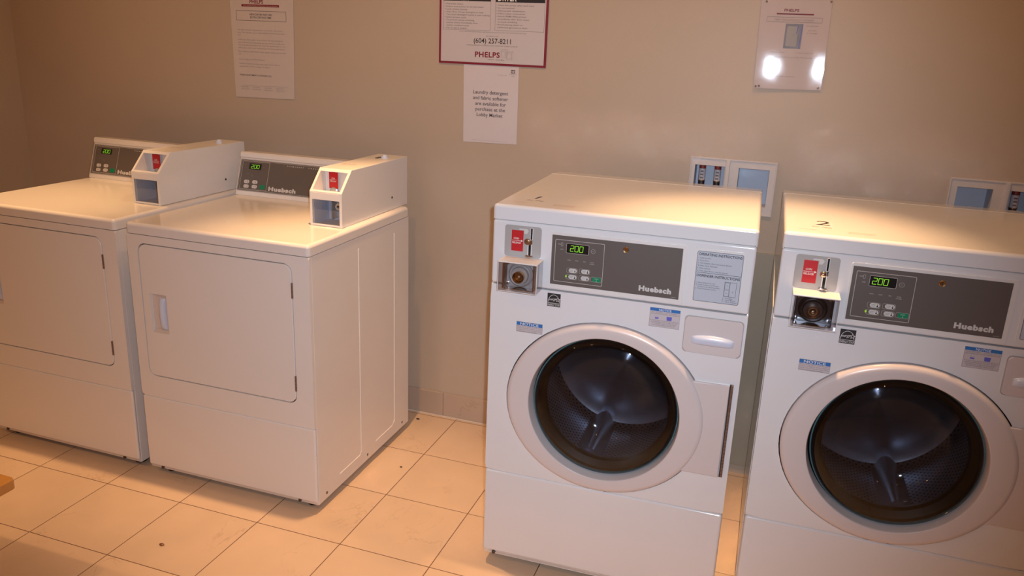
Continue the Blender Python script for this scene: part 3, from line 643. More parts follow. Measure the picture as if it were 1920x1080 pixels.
# ------------------------------------------------------------------ dryers (local x runs from -WD on the left to 0 on the right)
WD = 0.6793; DD = 0.676; YC = 0.5555; TZ = 0.915
def tilt(p): return (p[0], YC+0.345*(p[2]-TZ)+p[1], p[2])
def make_dryer(x0, yf, rot, label, near):
    t = thing('tumble_dryer', (x0, -yf, 0), rot, label, 'dryer', 'coin-operated dryers along the wall')
    b = MB(); b.box(-WD, 0.0, 0.0135, DD, 0.026, 0.877, 0.003, 2); cab = b.build('cabinet', ENAMELD, t)
    for pts in ([(0.295, 0.838), (0.293, 0.085), (0.283, 0.073), (0.143, 0.073)], [(0.556, 0.837), (0.553, 0.090), (0.535, 0.073), (0.402, 0.072)]):
        MB().tube([(0.0, a, z) for a, z in pts], 0.0022, 8).build('pressed_rib', ENAMELD, cab)
    for a in (0.060, 0.3375, 0.6183): MB().tube([(-0.002, a, 0.048), (0.0008, a, 0.048)], 0.005, 12).build('screw', DARKM, t)
    MB().box(-WD-0.001, 0.001, -0.001, DD, 0.8795, 0.915, 0.012, 4, NB).build('lid', ENAMELD, t)
    DL = rrect(-0.6395, -0.0600, 0.3870, 0.8500, 0.030, 8)
    DI = rrect(-0.6365, -0.0630, 0.3900, 0.8465, 0.028, 8)
    MB().ringplate(rrect(-WD, 0.0, 0.3090, 0.8768, 0), DL, 0.0, 0.0125, 0.006, 4).build('front_panel', ENAMELF, t, smooth=False)
    MB().box(-WD+0.01, -0.01, 0.0126, 0.0134, 0.315, 0.87).build('door_gap', GAP, t)  # near-black sheet paints the shade inside the door gap
    rec = rrect(-0.6060, -0.5400, 0.5480, 0.6830, 0.004, 3)
    door = MB().ringplate(DI, rec, -0.0010, 0.0120, outer_in=(rrect(-0.6345, -0.0650, 0.3920, 0.8445, 0.026, 8), 0.0025)).build('door', ENAMELF, t, smooth=False)
    rc = MB(); rc.plate(-0.6070, -0.5390, 0.5470, 0.6840, 0.0110, 0.0122)
    rc.prism([(0.0105, 0.548), (-0.0008, 0.548), (0.0105, 0.556)], -0.606, -0.540, axis='x')
    rc.build('handle_recess', RECESS, door)
    hd = MB(); n = 16; V = []
    for k in range(n+1):
        u = k/n; z = 0.560+u*0.108; pr = 0.010*math.sin(PI*u)**0.4 if 0 < k < n else 0.0
        V.append([hd.v((-0.5665+0.0125*math.sin(a), 0.0105-(pr+0.004)*math.cos(a), z)) for a in [-PI/2+PI*j/8 for j in range(9)]])
    for k in range(n):
        for j in range(8): hd.bm.faces.new([V[k][j], V[k][j+1], V[k+1][j+1], V[k+1][j]])
    hd.bm.faces.new([V[0][j] for j in range(9)]); hd.bm.faces.new([V[n][j] for j in range(9)][::-1])
    hd.build('handle', HANDLE, door)
    for z0, z1 in ((0.7410, 0.7910), (0.4320, 0.4840)):
        h = MB(); h.box(-0.0640, -0.0585, -0.002, 0.010, z0, z1, 0.001, 1)
        for k in range(4): h.lathez(-0.0612, -0.0018, [(0.0030, z0+0.001+k*(z1-z0)/4), (0.0030, z0-0.001+(k+1)*(z1-z0)/4)], 10)
        h.build('hinge', STEELH, t)
    lp = MB(); lp.box(-WD, 0.0, 0.0, 0.0125, 0.040, 0.3065, 0.006, 3)
    lp.prism([(0.003, 0.044), (0.010, 0.028), (0.0134, 0.026), (0.0134, 0.05)], -WD+0.003, -0.003, axis='x'); lp.build('lower_panel', ENAMELF, t)
    for sx in (-WD+0.055, -0.068): MB().lathe(sx, 0.036, [(0.0055, 0.010), (0.0055, 0.002), (0.004, 0.001)], 14, False, True).build('screw', DARKM, t)
    for fx in (-0.05, -WD+0.05):
        for fy in (0.06, DD-0.05): MB().lathez(fx, fy, [(0.020, 0.0), (0.020, 0.010), (0.009, 0.012), (0.009, 0.030)], 18).build('foot', RUBBER, t)
    # control console
    prof = [(YC, 0.9155), (YC+0.345*0.137, 1.052), (YC+0.345*0.140-0.004, 1.056), (YC+0.046, 1.070), (YC+0.052, 1.0745), (0.665, 1.071), (0.672, 1.064), (0.672, 0.9155)]
    cn = MB().prism(prof, -0.6800, -0.1455, axis='x'); cn = cn.build('console', ENAMELD, t)
    y = -0.0012
    p = MB(); p.map = tilt; p.plate(-0.6770, -0.1500, 0.9315, 1.0475, y, 0.002, 0.002); p = p.build('control_panel', FASCIA, cn)
    m = MB(); m.map = tilt; m.outline(-0.6765, -0.1505, 0.9320, 1.0470, 0.002, 0.0014, y-0.0001); m.build('panel_edge', LINE, p, smooth=False)
    m = MB(); m.map = tilt; m.outline(-0.6725, -0.1535, 0.9360, 1.0435, 0.001, 0.0008, y-0.0001); m.outline(-0.6662, -0.5455, 0.9385, 1.0410, 0.001, 0.0010, y-0.0001)
    m.build('panel_outline', LINE, p, smooth=False)
    d = MB(); d.map = tilt; d.plate(-0.6355, -0.5820, 1.0125, 1.0335, y-0.0006, y); d = d.build('display', BLACK, p)
    d2 = MB(); d2.map = tilt; digits(d2, -0.6280, -0.5890, 1.0165, 1.0290, y-0.0008, 0.0012); d2.build('display_digits', LEDG, d, smooth=False)
    for bx, bz in ((-0.6375, 0.9660), (-0.6005, 0.9668), (-0.6370, 0.9490), (-0.6000, 0.9500)):
        o = MB(); o.map = tilt; o.plate(bx-0.0115, bx+0.0115, bz-0.0062, bz+0.0062, y-0.0008, y, 0.006, 0, 1); o = o.build('button', BUTTON, p)
        q = MB(); q.map = tilt; q.text('TEMP', bx-0.008, bz-0.001, 0.0022, y-0.001); q.strip([(bx+0.005, bz-0.0035), (bx+0.005, bz+0.0035)], 0.0014, y-0.0009, 0.0001); q.build('lettering', INK, o, smooth=False)
    o = MB(); o.map = tilt; o.plate(-0.5765, -0.5535, 0.9435, 0.9585, y-0.0008, y, 0.002); tag(o.build('button', GREEN, p), 'green start button')
    m = MB(); m.map = tilt
    m.text('DRYING', -0.6420, 0.9935, 0.0024, y-0.0002, bold=0.01); m.text('COOL', -0.6230, 0.9900, 0.0024, y-0.0002); m.text('DOWN', -0.6230, 0.9862, 0.0024, y-0.0002)
    m.text('ADD', -0.6560, 1.0260, 0.0030, y-0.0002); m.text('END', -0.6540, 1.0160, 0.0026, y-0.0002); m.text('MIN', -0.5740, 1.0220, 0.0026, y-0.0002)
    m.build('lettering', DIM, p, smooth=False)
    m = MB(); m.map = tilt; m.text('PERMANENT', -0.4690, 1.0340, 0.0040, y-0.0002, x1=-0.3960, sp=1.9, bold=0.01); m.text('PRESS', -0.3760, 1.0340, 0.0040, y-0.0002, x1=-0.3340, sp=1.9, bold=0.01)
    m.text('Huebsch', -0.5365, 0.9415, 0.0135, y-0.0002, x1=-0.4165, bold=0.056, sp=1.12); m.build('lettering', SILVER, p, smooth=False)
    # coin box on the lid
    xa, xb = -0.1450, -0.0250; e = 0.0095
    side = [(0.2385, 0.9158), (0.2385, 1.0285), (0.3050, 1.0975), (0.7150, 1.0955), (0.7150, 0.9158)]
    s_ = MB()
    s_.prism(side, xa, xa+e, 0.002, 2, 'x'); s_.prism(side, xb, xb-e, 0.002, 2, 'x')
    s_.box(xa+0.001, xb-0.001, 0.3060, 0.7140, 1.0865, 1.0965, 0.0015, 2); s_.box(xa+e, xb-e, 0.706, 0.714, 0.9165, 1.088)
    s_.box(xa+0.001, xb-0.001, 0.2390, 0.2480, 1.0030, 1.0265, 0.0015, 2); s_.box(xa+0.001, xb-0.001, 0.2390, 0.2480, 0.9162, 0.9225, 0.0015, 2)
    # sloped frame round the upper opening: sill and head
    s_.prism([(0.2400, 1.0200), (0.2400, 1.0290), (0.2450, 1.0342), (0.2560, 1.0280), (0.2560, 1.0180)], xa+0.001, xb-0.001, axis='x')
    s_.prism([(0.2960, 1.0882), (0.3052, 1.0968), (0.3180, 1.0966), (0.3180, 1.0866)], xa+0.001, xb-0.001, axis='x')
    box = s_.build('coin_box', PLASTW, t)
    i_ = MB(); i_.box(xa+e, xb-e, 0.3250, 0.3290, 1.0120, 1.0866); i_.box(xa+e, xb-e, 0.2500, 0.3290, 1.0085, 1.0125); i_.build('upper_pocket', PLASTW, box)
    i_ = MB(); i_.box(xa+e, xb-e, 0.3400, 0.3440, 0.9165, 1.0085); i_.box(xa+e, xb-e, 0.2480, 0.3400, 0.9160, 0.9175); i_.box(xa+e, xa+e+0.0015, 0.248, 0.340, 0.918, 1.008)
    i_.build('lower_pocket', TRAYP, box)
    i_ = MB(); i_.box(-0.1010, -0.0350, 0.3330, 0.3400, 0.9300, 1.0080, 0.001, 1); i_.box(-0.1020, -0.0990, 0.3000, 0.3400, 0.9260, 1.0080); i_.build('coin_chute', GALV, box)
    rl = MB().plate(-0.1165, -0.0835, 1.0290, 1.0830, 0.3150, 0.3165).build('red_label', RED, box)
    m = MB(); m.text('COIN', -0.1075, 1.0610, 0.0042, 0.3146, x1=-0.0950, bold=0.01); m.text('RELEASE', -0.1120, 1.0510, 0.0042, 0.3146, x1=-0.0900, bold=0.01)
    m.strip([(-0.1135, 1.0582), (-0.0880, 1.0582)], 0.0010, 0.3148, 0.0002); m.build('lettering', WHITEI, rl, smooth=False)
    lv = MB(); lv.box(-0.1050, -0.0990, 0.3165, 0.3250, 1.0160, 1.0890); lv.lathe(-0.100, 1.0205, [(0.014, 0.3250), (0.014, 0.316), (0.010, 0.313), (0.001, 0.313)], 20, False, True)
    lv.build('coin_lever', GALV, box)
    k_ = MB(); k_.lathe(-0.0750, 0.9710, [(0.0120, 0.333), (0.0125, 0.304), (0.0115, 0.300), (0.0075, 0.3005), (0.0065, 0.306), (0.001, 0.306)], 28, False, True)
    k_ = k_.build('coin_knob', IVORY, box)
    MB().box(-0.0800, -0.0700, 0.2990, 0.302, 0.9690, 0.9745).build('knob_slot', GAP, k_)
    MB().lathe(-0.0930, 0.9560, [(0.0065, 0.333), (0.0062, 0.326), (0.003, 0.324)], 16, False, True).build('screw', GALV, box)
    MB().box(xa+e, xb-e, 0.2400, 0.2412, 0.9225, 1.0030).build('clear_guard', CLEARP, box)
    MB().tube([(xb-0.002, 0.5888, 0.9609), (xb+0.0012, 0.5888, 0.9609)], 0.0042, 14).build('side_lock', GAP, box)
    MB().lathez(-0.0700, 0.6200, [(0.013, 1.0955), (0.013, 1.1010), (0.009, 1.1060), (0.007, 1.110)], 20).build('top_cap', HANDLE, box)
    if near: MB().box(-0.0985, -0.0880, 0.600, 0.635, 1.0962, 1.0985, 0.0005, 1).build('top_latch', DARKM, box)
    m = MB(); m.map = lambda q: (q[0], q[2], 1.0969); m.text('PUSH TO OPEN', -0.1250, 0.420, 0.006, 0, x1=-0.0750); m.text('EXACT COINS ONLY', -0.1250, 0.408, 0.006, 0, x1=-0.0700)
    m.build('lettering', INKF, box, smooth=False)
    return t
make_dryer(-0.1524, 0.8279, 0.0057, 'white coin-operated tumble dryer in front, its full right side showing', True)
make_dryer(-0.8810, 0.8286, 0.0, 'white coin-operated tumble dryer in the left corner, cut off by the left edge', False)

# ------------------------------------------------------------------ papers on the wall
def sheet(name, corners, mt, label, cat, y=-0.0015, curl=0.0, n=16):
    """corners: (x,z) bottom-left, bottom-right, top-right, top-left"""
    bl, br, tr, tl = corners; mb = MB(); F_ = []; B_ = []
    for i in range(n+1):
        rowf = []; rowb = []
        for j in range(n+1):
            u, v = j/n, i/n
            px = (1-u)*(1-v)*bl[0]+u*(1-v)*br[0]+u*v*tr[0]+(1-u)*v*tl[0]; pz = (1-u)*(1-v)*bl[1]+u*(1-v)*br[1]+u*v*tr[1]+(1-u)*v*tl[1]
            off = curl*(math.sin(PI*v)*0.5*(1+0.3*math.sin(2*PI*u)) + (1-v)**3*0.7)
            rowf.append(mb.v((px, y-off-0.0006, pz))); rowb.append(mb.v((px, y-off, pz)))
        F_.append(rowf); B_.append(rowb)
    for i in range(n):
        for j in range(n):
            mb.bm.faces.new([F_[i][j], F_[i][j+1], F_[i+1][j+1], F_[i+1][j]]); mb.bm.faces.new([B_[i][j], B_[i+1][j], B_[i+1][j+1], B_[i][j+1]])
    for i in range(n):
        mb.bm.faces.new([F_[i][0], F_[i+1][0], B_[i+1][0], B_[i][0]]); mb.bm.faces.new([F_[i][n], B_[i][n], B_[i+1][n], F_[i+1][n]])
        mb.bm.faces.new([F_[0][i], B_[0][i], B_[0][i+1], F_[0][i+1]]); mb.bm.faces.new([F_[n][i], F_[n][i+1], B_[n][i+1], B_[n][i]])
    return tag(mb.build(name, mt), label, cat)

# tall letter sheet, left
shl = sheet('paper_notice', [(-1.0186, 1.2610), (-0.7390, 1.2655), (-0.7260, 1.700), (-1.0230, 1.696)], PAPERD, 'tall printed letter with a red rule, taped to the wall above the dryers', 'notice')
m = MB(); y = -0.0026
m.text('PHELPS', -0.9290, 1.6275, 0.0140, y, x1=-0.8660, bold=0.02); m.plate(-0.9680, -0.7935, 1.6150, 1.6235, y, y+0.0004); m.build('red_print', INKR, shl, smooth=False)
m = MB(); m.text('Your Laundry Partner in Vancouver, Victoria, Kelowna', -0.9600, 1.6172, 0.0036, y-0.0004, x1=-0.8000); m.build('lettering', PAPERD, shl, smooth=False)
m = MB(); m.outline(-0.9962, -0.7630, 1.5615, 1.5995, 0, 0.0014, y+0.0003)
m.text('NEW DRYER FEATURE', -0.9320, 1.5822, 0.0070, y, x1=-0.8285, bold=0.012); m.text('EXTRA DRYING TIME', -0.9300, 1.5712, 0.0070, y, x1=-0.8315, bold=0.012)
m.text('PHELPS APARTMENT LAUNDRIES LTD.', -0.9935, 1.3475, 0.0060, y, x1=-0.8410, bold=0.01)
m.build('dark_print', INKG, shl, smooth=False)
m = MB()
for sx, z, x1 in (('This dryer has been equipped with a new feature: extra drying', 1.5240, -0.7835), ('time. This will allow you to add additional minutes at any time', 1.5135, -0.7730), ('NOW.', 1.5035, -0.9780),
    ('At the end of the regular cycle the dryer will stop. During the', 1.4860, -0.7830), ('period of time left on the dryer you can continue to add coins', 1.4750, -0.7750),
    ('You must add coins before the timer has reached zero or you', 1.4650, -0.7720), ('will need to start a new cycle and pay the initial vend amount.', 1.4545, -0.7710),
    ('Please add time BEFORE the dryer stops if clothes remain damp', 1.4400, -0.7690), ('still.', 1.4300, -0.9810),
    ('We are certain you will like this feature.', 1.4100, -0.8690), ('Should you require more information, please call our office or', 1.3930, -0.8000), ('contact your resident manager for details.', 1.3820, -0.8480)):
    m.text(sx, -0.9935, z, 0.0048, y, x1=x1)
m.build('lettering', INKF, shl, smooth=False)
m = MB(); m.strip([(-0.980, 1.3085), (-0.765, 1.3115)], 0.0006, y+0.0003)
for k, (a, b_) in enumerate((('VANCOUVER', '(604) 257-8211'), ('VICTORIA', '(250) 555-0100'), ('KELOWNA', '(250) 555-0101'), ('EDMONTON', '(780) 555-0102'))):
    m.text(a, -0.9900+k*0.0560, 1.3010, 0.0042, y, x1=-0.9560+k*0.0560); m.text(b_, -0.9900+k*0.0560, 1.2930, 0.0040, y, x1=-0.9520+k*0.0560)
m.build('lettering', INKF, shl, smooth=False)

# the framed rule board
sg = thing('wall_sign', (0.0, -0.0005, 1.4375), 0, 'white rule board with dark red border and phone number, top centre of the wall', 'sign')
ZS = 1.4375
def S_(mb, name, mt, par=sg, **k): return mb.build(name, mt, par, **k)
def off(p): return (p[0], p[1], p[2]-ZS)
m = MB(); m.map = off; m.plate(-0.1067, 0.3080, 1.4378, 1.7700, -0.0040, -0.0005, 0.0, 0.0006, 1); S_(m, 'border', INKR)
m = MB(); m.map = off; m.plate(-0.0985, 0.3000, 1.4455, 1.7620, -0.0046, -0.0030); brd = S_(m, 'board', SIGNW)
y = -0.0048
m = MB(); m.map = off; m.plate(-0.0910, 0.0935, 1.6570, 1.6990, y, y+0.0004); m.plate(0.1110, 0.2950, 1.6560, 1.6990, y, y+0.0004); hb_ = S_(m, 'header_band', INK)
m = MB(); m.map = off; m.text('WASHER', -0.0790, 1.6605, 0.0260, y-0.0003, x1=0.0080, bold=0.02); m.text('DRYER', 0.1200, 1.6600, 0.0260, y-0.0003, x1=0.1900, bold=0.02); S_(m, 'header_lettering', WHITEI, hb_, smooth=False)
m = MB(); m.map = off; m.outline(-0.0900, 0.0935, 1.5568, 1.6990, 0, 0.0008, y+0.0002); m.outline(0.1110, 0.2960, 1.5590, 1.6990, 0, 0.0008, y+0.0002); S_(m, 'column_frame', INKG, brd, smooth=False)
m = MB(); m.map = off
wl = ((1, 'Pre-treat stains.'), (1, 'Follow instructions on lid and meter.'), (1, 'Load clothes loosely.'), (1, 'Add 1/4 to 1/2 cup detergent to wash.'), (0, 'Too much detergent results in over sudsing.'),
      (1, 'Select proper cycle.'), (1, 'To prevent excess wrinkling,'), (0, 'remove clothes immediately when'), (0, 'washer completes cycle.'), (1, 'Use no dye in washer.'))
for k, (bu, sx) in enumerate(wl):
    z = 1.6462-k*0.00925; m.text(sx, -0.0785, z-0.002, 0.0050, y, x1=-0.0785+len(sx)*0.00395, bold=0.004)
    if bu: m.prism(ell(-0.0830, z+0.0005, 0.0011, 0.0011, 8), y, y+0.0003)
S_(m, 'washer_rules', INKG, brd, smooth=False)
m = MB(); m.map = off
dl = ((1, 'Clean lint screen after each load.'), (1, 'Do not overload.'), (1, 'Select proper temperature.'), (1, 'Follow meter instructions.'), (1, 'Remove PERMA PRESS garments'), (0, 'immediately after dryer stops,'), (0, 'to avoid wrinkling.'),
      (1, 'Avoid placing plastic or'), (0, 'rubberized garments in dryer.'))
for k, (bu, sx) in enumerate(dl):
    z = 1.6452-k*0.0094; m.text(sx, 0.1205, z-0.002, 0.0050, y, x1=0.1205+len(sx)*0.00400, bold=0.004)
    if bu: m.prism(ell(0.1165, z+0.0005, 0.0011, 0.0011, 8), y, y+0.0003)
S_(m, 'dryer_rules', INKG, brd, smooth=False)
m = MB(); m.map = off
m.text('This is a Well-Known Quality Machine. Using Washer or Dryer for Items Other Than Clothing May Damage Them.', -0.0265, 1.5508, 0.0032, y, x1=0.2315)
m.text('FOR SERVICE CALL', 0.0780, 1.5370, 0.0030, y, x1=0.1270); m.text('THIS EQUIPMENT IS OWNED AND OPERATED UNDER LEASE BY', 0.0030, 1.5040, 0.0036, y, x1=0.2010)
m.text('smart laundry', 0.0880, 1.4560, 0.0046, y, x1=0.1520, bold=0.01, sp=1.2)
S_(m, 'small_lettering', INKG, brd, smooth=False)
m = MB(); m.map = off; m.text('(604) 257-8211', 0.0310, 1.5140, 0.0170, y, x1=0.1740, bold=0.008); S_(m, 'phone_number', INK, brd, smooth=False)
m = MB(); m.map = off; m.text('PHELPS', 0.0370, 1.4655, 0.0178, y, x1=0.1335, bold=0.028, sp=1.1); S_(m, 'red_lettering', INKR, brd, smooth=False)
m = MB(); m.map = off
for (a, b_, c_, d_, dx, dz) in ((0.1375, 0.1565, 1.4670, 1.4900, 0.010, 0.0050), (0.1590, 0.1800, 1.4595, 1.4850, 0.008, 0.0045)):
    m.outline(a, b_, c_, d_, 0, 0.0007, y+0.0002); m.strip([(a, d_), (a+dx*0.5, d_+dz), (b_+dx*0.5, d_+dz), (b_, d_)], 0.0006, y+0.0002)
    m.strip([(b_+dx*0.5, d_+dz), (b_+dx*0.5, c_+dz), (b_, c_)], 0.0006, y+0.0002); m.outline(a+0.003, b_-0.003, c_+0.005, d_-0.004, 0, 0.0005, y+0.0002)
S_(m, 'machine_drawing', INKF, brd, smooth=False)

# the loose sheet under the board
ll = sheet('paper_notice', [(-0.0036, 1.1545), (0.2094, 1.1590), (0.2075, 1.4372), (-0.0075, 1.4372)], PAPER, 'plain white sheet about detergent at the market, hanging below the rule board', 'notice', y=-0.0008)
y = -0.0019; m = MB()
for sx, a, b_, z in (('Laundry detergent', 0.0325, 0.1700, 1.3345), ('and fabric softener', 0.0325, 0.1705, 1.3140), ('are available for', 0.0415, 0.1625, 1.2935), ('purchase at the', 0.0430, 0.1600, 1.2735), ('Lobby Market', 0.0485, 0.1510, 1.2530)):
    m.text(sx, a, z, 0.0125, y, x1=b_, bold=0.008)
m.build('lettering', mat('text_grey', (0.11, 0.09, 0.09), 0.6, noise=(40, 0.05)), ll, smooth=False)
m = MB(); m.outline(0.1778, 0.1935, 1.4130, 1.4255, 0, 0.0022, y+0.0002); m.strip([(0.1820, 1.4150), (0.1820, 1.4235), (0.1880, 1.4235), (0.1900, 1.4160)], 0.0020, y+0.0002)
m.text('Residences', 0.1715, 1.4075, 0.0028, y, x1=0.1995); m.text('HOTEL', 0.1800, 1.4010, 0.0022, y, x1=0.1920); m.build('emblem', INKG, ll, smooth=False)
m = MB(); m.text('Marketplace & Lobby', 0.1250, 1.4040, 0.0024, y, x1=0.1620); m.text('Property of the hotel. Please do not remove this sign from the laundry room at any time.', 0.0330, 1.1640, 0.0020, y, x1=0.1750); m.build('faint_lettering', INKF, ll, smooth=False)

# laminated sheet, right
lm = thing('laminated_notice', (0, 0, 1.409), 0, 'glossy laminated notice with a small picture, pinned above the washing machines', 'notice')
Z0 = 1.409
n = 44; bl, br, tr, tl = (1.0275, 1.4085), (1.2370, 1.4120), (1.2345, 1.7150), (1.0190, 1.7110)
def warp(x, z):
    """the stiff sheet bows: its middle sits near the wall, its sides stand off"""
    t = (x-1.075)/0.156
    f = 0.36*(1.165*x-x*x/2) + 0.024*0.156*(t/2-math.sin(2*PI*t)/(4*PI))
    f += 0.018*(z-1.41) - 0.0040*0.025*math.log(math.cosh((z-1.48)/0.025))
    return 0.2512-f
def lmesh(y_extra, th, cs):
    mb = MB(); mb.map = lambda p: (p[0], p[1], p[2]-Z0); bl, br, tr, tl = cs; Fr = []; Bk = []
    for i in range(n+1):
        a = []; b = []
        for j in range(n+1):
            u, v = j/n, i/n
            px = (1-u)*(1-v)*bl[0]+u*(1-v)*br[0]+u*v*tr[0]+(1-u)*v*tl[0]; pz = (1-u)*(1-v)*bl[1]+u*(1-v)*br[1]+u*v*tr[1]+(1-u)*v*tl[1]
            yy = -warp(px, pz)-y_extra; a.append(mb.v((px, yy-th, pz))); b.append(mb.v((px, yy, pz)))
        Fr.append(a); Bk.append(b)
    for i in range(n):
        for j in range(n):
            mb.bm.faces.new([Fr[i][j], Fr[i][j+1], Fr[i+1][j+1], Fr[i+1][j]])
            if th: mb.bm.faces.new([Bk[i][j], Bk[i+1][j], Bk[i+1][j+1], Bk[i][j+1]])
    if th:
        for i in range(n):
            mb.bm.faces.new([Fr[i][0], Fr[i+1][0], Bk[i+1][0], Bk[i][0]]); mb.bm.faces.new([Fr[i][n], Bk[i][n], Bk[i+1][n], Fr[i+1][n]])
            mb.bm.faces.new([Fr[0][i], Bk[0][i], Bk[0][i+1], Fr[0][i+1]]); mb.bm.faces.new([Fr[n][i], Fr[n][i+1], Bk[n][i+1], Bk[n][i]])
    else:
        bmesh.ops.delete(mb.bm, geom=[v for v in mb.bm.verts if not v.link_faces], context='VERTS')
    return mb
lmesh(0.0, 0.0006, ((1.0275, 1.4090), (1.2365, 1.4125), (1.2340, 1.7140), (1.0195, 1.7100))).build('paper_insert', PAPER, lm)
fm = lmesh(0.0018, 0.0004, (bl, br, tr, tl)); fm.build('plastic_film', FILM, lm)
def lmap(p): return (p[0], -warp(p[0], p[2])-0.0008+p[1], p[2]-Z0)
m = MB(); m.map = lmap; m.text('PHELPS', 1.0930, 1.6505, 0.0078, 0, x1=1.1385, bold=0.02, shear=0.1); m.plate(1.0715, 1.1840, 1.6408, 1.6448, -0.0002, 0); m.build('red_print', INKR, lm, smooth=False)
m = MB(); m.map = lmap; m.outline(1.0430, 1.2118, 1.6180, 1.6335, 0, 0.0009, 0); m.text('NEW HIGH EFFICIENCY WASHERS', 1.0690, 1.6222, 0.0056, 0, x1=1.1870)
m.build('title_box', INKF, lm, smooth=False); m = MB(); m.map = lmap
for sx, z, a, b_ in (('One cup of soap', 1.6070, 1.167, 1.201), ('per washer', 1.5930, 1.174, 1.199), ('is enough', 1.5850, 1.170, 1.202), ('1. Place the soap in the dispenser', 1.5235, 1.0660, 1.1100), ('2. Close the dispenser door', 1.5235, 1.1450, 1.1970), ('Use only the measured amount of high efficiency soap', 1.5090, 1.0560, 1.1970), ('Thank you for your assistance', 1.4490, 1.0600, 1.1500)):
    m.text(sx, a, z, 0.0040, 0, x1=b_)
m.build('lettering', INKF, lm, smooth=False)
m = MB(); m.map = lmap; m.plate(1.1035, 1.1570, 1.5375, 1.6135, -0.0003, 0); ph = m.build('picture', mat('picture_print', (0.27, 0.30, 0.36), 0.5, noise=(30, 0.35)), lm)
m = MB(); m.map = lmap; m.plate(1.1095, 1.1430, 1.5440, 1.6060, -0.0005, -0.0003, 0.004); m.build('picture_machine', mat('picture_pale', (0.42, 0.42, 0.42), 0.5, noise=(60, 0.1)), ph)
m = MB(); m.map = lmap; m.strip([(1.1400, 1.5850), (1.1415, 1.6060)], 0.0025, -0.0006, 0.0001); m.strip([(1.1520, 1.5400), (1.1545, 1.6120)], 0.0022, -0.0006, 0.0001); m.build('picture_lines', VIOLET, ph, smooth=False)
for px, pz in ((1.0300, 1.7000), (1.2260, 1.7030), (1.0440, 1.4165), (1.0340, 1.4150), (1.2265, 1.4195), (1.0362, 1.6788), (1.2299, 1.6830)):
    yy = -warp(px, pz)-0.0022; q = MB(); q.lathe(px, pz-Z0, [(0.0034, yy+0.0014), (0.0034, yy-0.0005), (0.0022, yy-0.0020), (0.0008, yy-0.0026)], 14, False, True); q.build('pin', CHROME, lm)

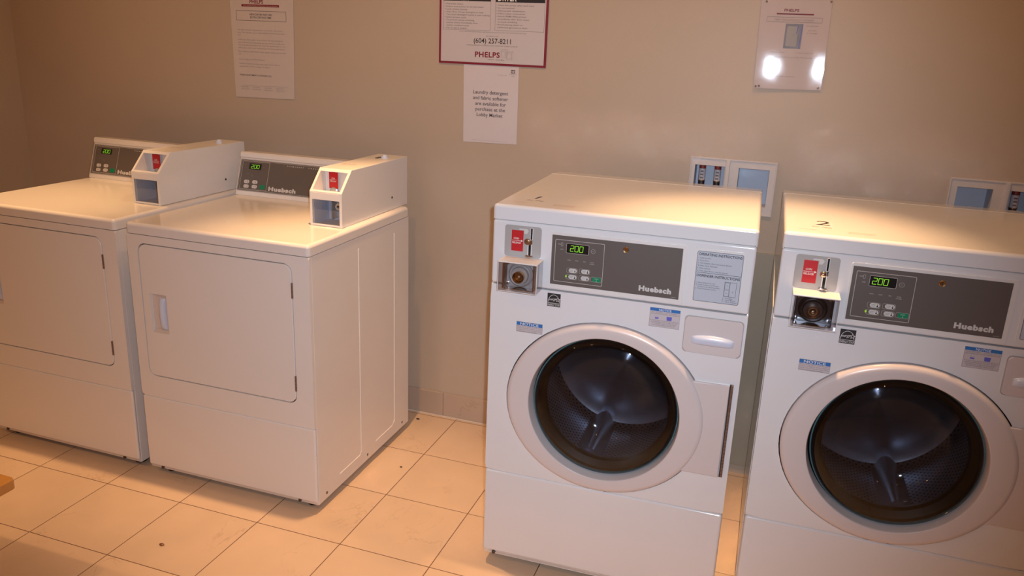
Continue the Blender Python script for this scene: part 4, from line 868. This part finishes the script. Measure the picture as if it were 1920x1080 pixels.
# ------------------------------------------------------------------ plumbing outlet boxes set in the wall
def outlet(x0, flip, label):
    t = thing('outlet_box', (x0, 0, 0.985), 0, label, 'outlet box', 'recessed plumbing outlet boxes'); zb = 0.985; Wd = 0.288
    def mp(p): return ((Wd-p[0]) if flip else p[0], p[1], p[2]-zb)
    f = MB(); f.map = mp
    xs_ = [0.0, 0.0165, 0.1165, 0.1635, 0.2640, Wd]; z_ = [0.985, 1.016, 1.1425, 1.1700]
    for i in range(5):
        for j in range(3):
            if j == 1 and i in (1, 3): continue
            f.box(xs_[i], xs_[i+1], -0.004, 0.003, z_[j], z_[j+1])
    bmesh.ops.remove_doubles(f.bm, verts=f.bm.verts, dist=1e-5)
    f.box(0.119, 0.134, -0.012, -0.004, 0.99, 1.166, 0.003, 2)
    for a, b_, c_, d_ in ((0, Wd, 0.985, 0.990), (0, Wd, 1.165, 1.170), (0, 0.005, 0.990, 1.165), (Wd-0.005, Wd, 0.990, 1.165)): f.box(a, b_, -0.008, -0.004, c_, d_, 0.001, 1)
    f.build('frame', FRAMEP, t)
    tr = MB(); tr.map = mp
    for a, b_ in ((0.0135, 0.1195), (0.1605, 0.2670)):
        tr.box(a, b_, 0.080, 0.083, 1.010, 1.150); tr.box(a, a+0.002, 0.003, 0.080, 1.010, 1.150); tr.box(b_-0.002, b_, 0.003, 0.080, 1.010, 1.150)
        tr.box(a, b_, 0.003, 0.080, 1.010, 1.012); tr.box(a, b_, 0.003, 0.080, 1.148, 1.150)
    tr.build('tray', TRAYP, t)
    for vx in (0.040, 0.092):
        v = MB(); v.map = mp; v.lathez(vx, 0.030, [(0.0112, 1.0125), (0.0112, 1.0840), (0.0100, 1.0850)], 20); v = v.build('valve', DARKM, t)
        q = MB(); q.map = mp; q.lathez(vx, 0.030, [(0.0118, 1.0870), (0.0118, 1.1270)], 20); q.build('valve_label', STICK, v)
        q = MB(); q.map = mp; q.lathez(vx, 0.030, [(0.0115, 1.1275), (0.0115, 1.1400), (0.0085, 1.1420), (0.0085, 1.1470)], 20); q.build('valve_cap', ARREST, v)
        q = MB(); q.map = mp
        for k in range(3): q.box(vx-0.005, vx+0.005, 0.0178, 0.0184, 1.093+k*0.011, 1.098+k*0.011)
        q.build('valve_print', INKG, v, smooth=False)
        q = MB(); q.map = mp; q.lathez(vx, 0.030, [(0.0122, 1.0840), (0.0122, 1.0872)], 20); q.build('valve_band', BRASS, v)
outlet(0.8490, False, 'recessed white plumbing box behind the washer marked 1, two valves on its left')
outlet(1.6580, True, 'recessed white plumbing box behind the washer marked 2, near the right edge')

# ------------------------------------------------------------------ bench, bottom left
bn = thing('wooden_bench', (-1.15, -1.80, 0), 0.0, 'varnished orange wooden bench end poking in at the lower left edge', 'bench')
ZB = 0.45
se = MB(); P = rrect(-0.66, 0.632, -0.24, 0.245, 0.014, 5); se.prism(P, ZB, ZB-0.024, 0.004, 3, 'z'); se.build('seat', WOOD, bn)
for sx in (-0.58, 0.50):
    for sy in (-0.18, 0.16): MB().box(sx-0.022, sx+0.022, sy-0.022, sy+0.022, 0.0, ZB-0.032, 0.003, 2).build('leg', WOOD, bn)
for sy in (-0.18, 0.16): MB().box(-0.558, 0.478, sy-0.010, sy+0.010, ZB-0.09, ZB-0.033, 0.002, 1).build('rail', WOOD, bn)

# ------------------------------------------------------------------ crumbs of dirt on the floor
for k, (px, py, r, lb) in enumerate(((-0.150, -0.075, 0.0055, 'dark crumb on the floor near the wall behind the near dryer'), (-0.498, -1.147, 0.006, 'brown crumb on the floor tiles in front of the near dryer'), (-0.038, -0.450, 0.0035, 'small dark fleck on the floor right of the near dryer'))):
    c = MB(); c.ball((0, 0, 0), r, 10)
    for v in c.bm.verts: v.co = Vector((v.co.x*1.3*(1+0.3*random.random()), v.co.y*0.8*(1+0.3*random.random()), max(0, v.co.z*0.45+r*0.4)))
    o = c.build('floor_crumb', GAP if k != 1 else BROWNM); o.location = (px, py, 0.0002); tag(o, lb, 'crumb', 'crumbs on the floor tiles')
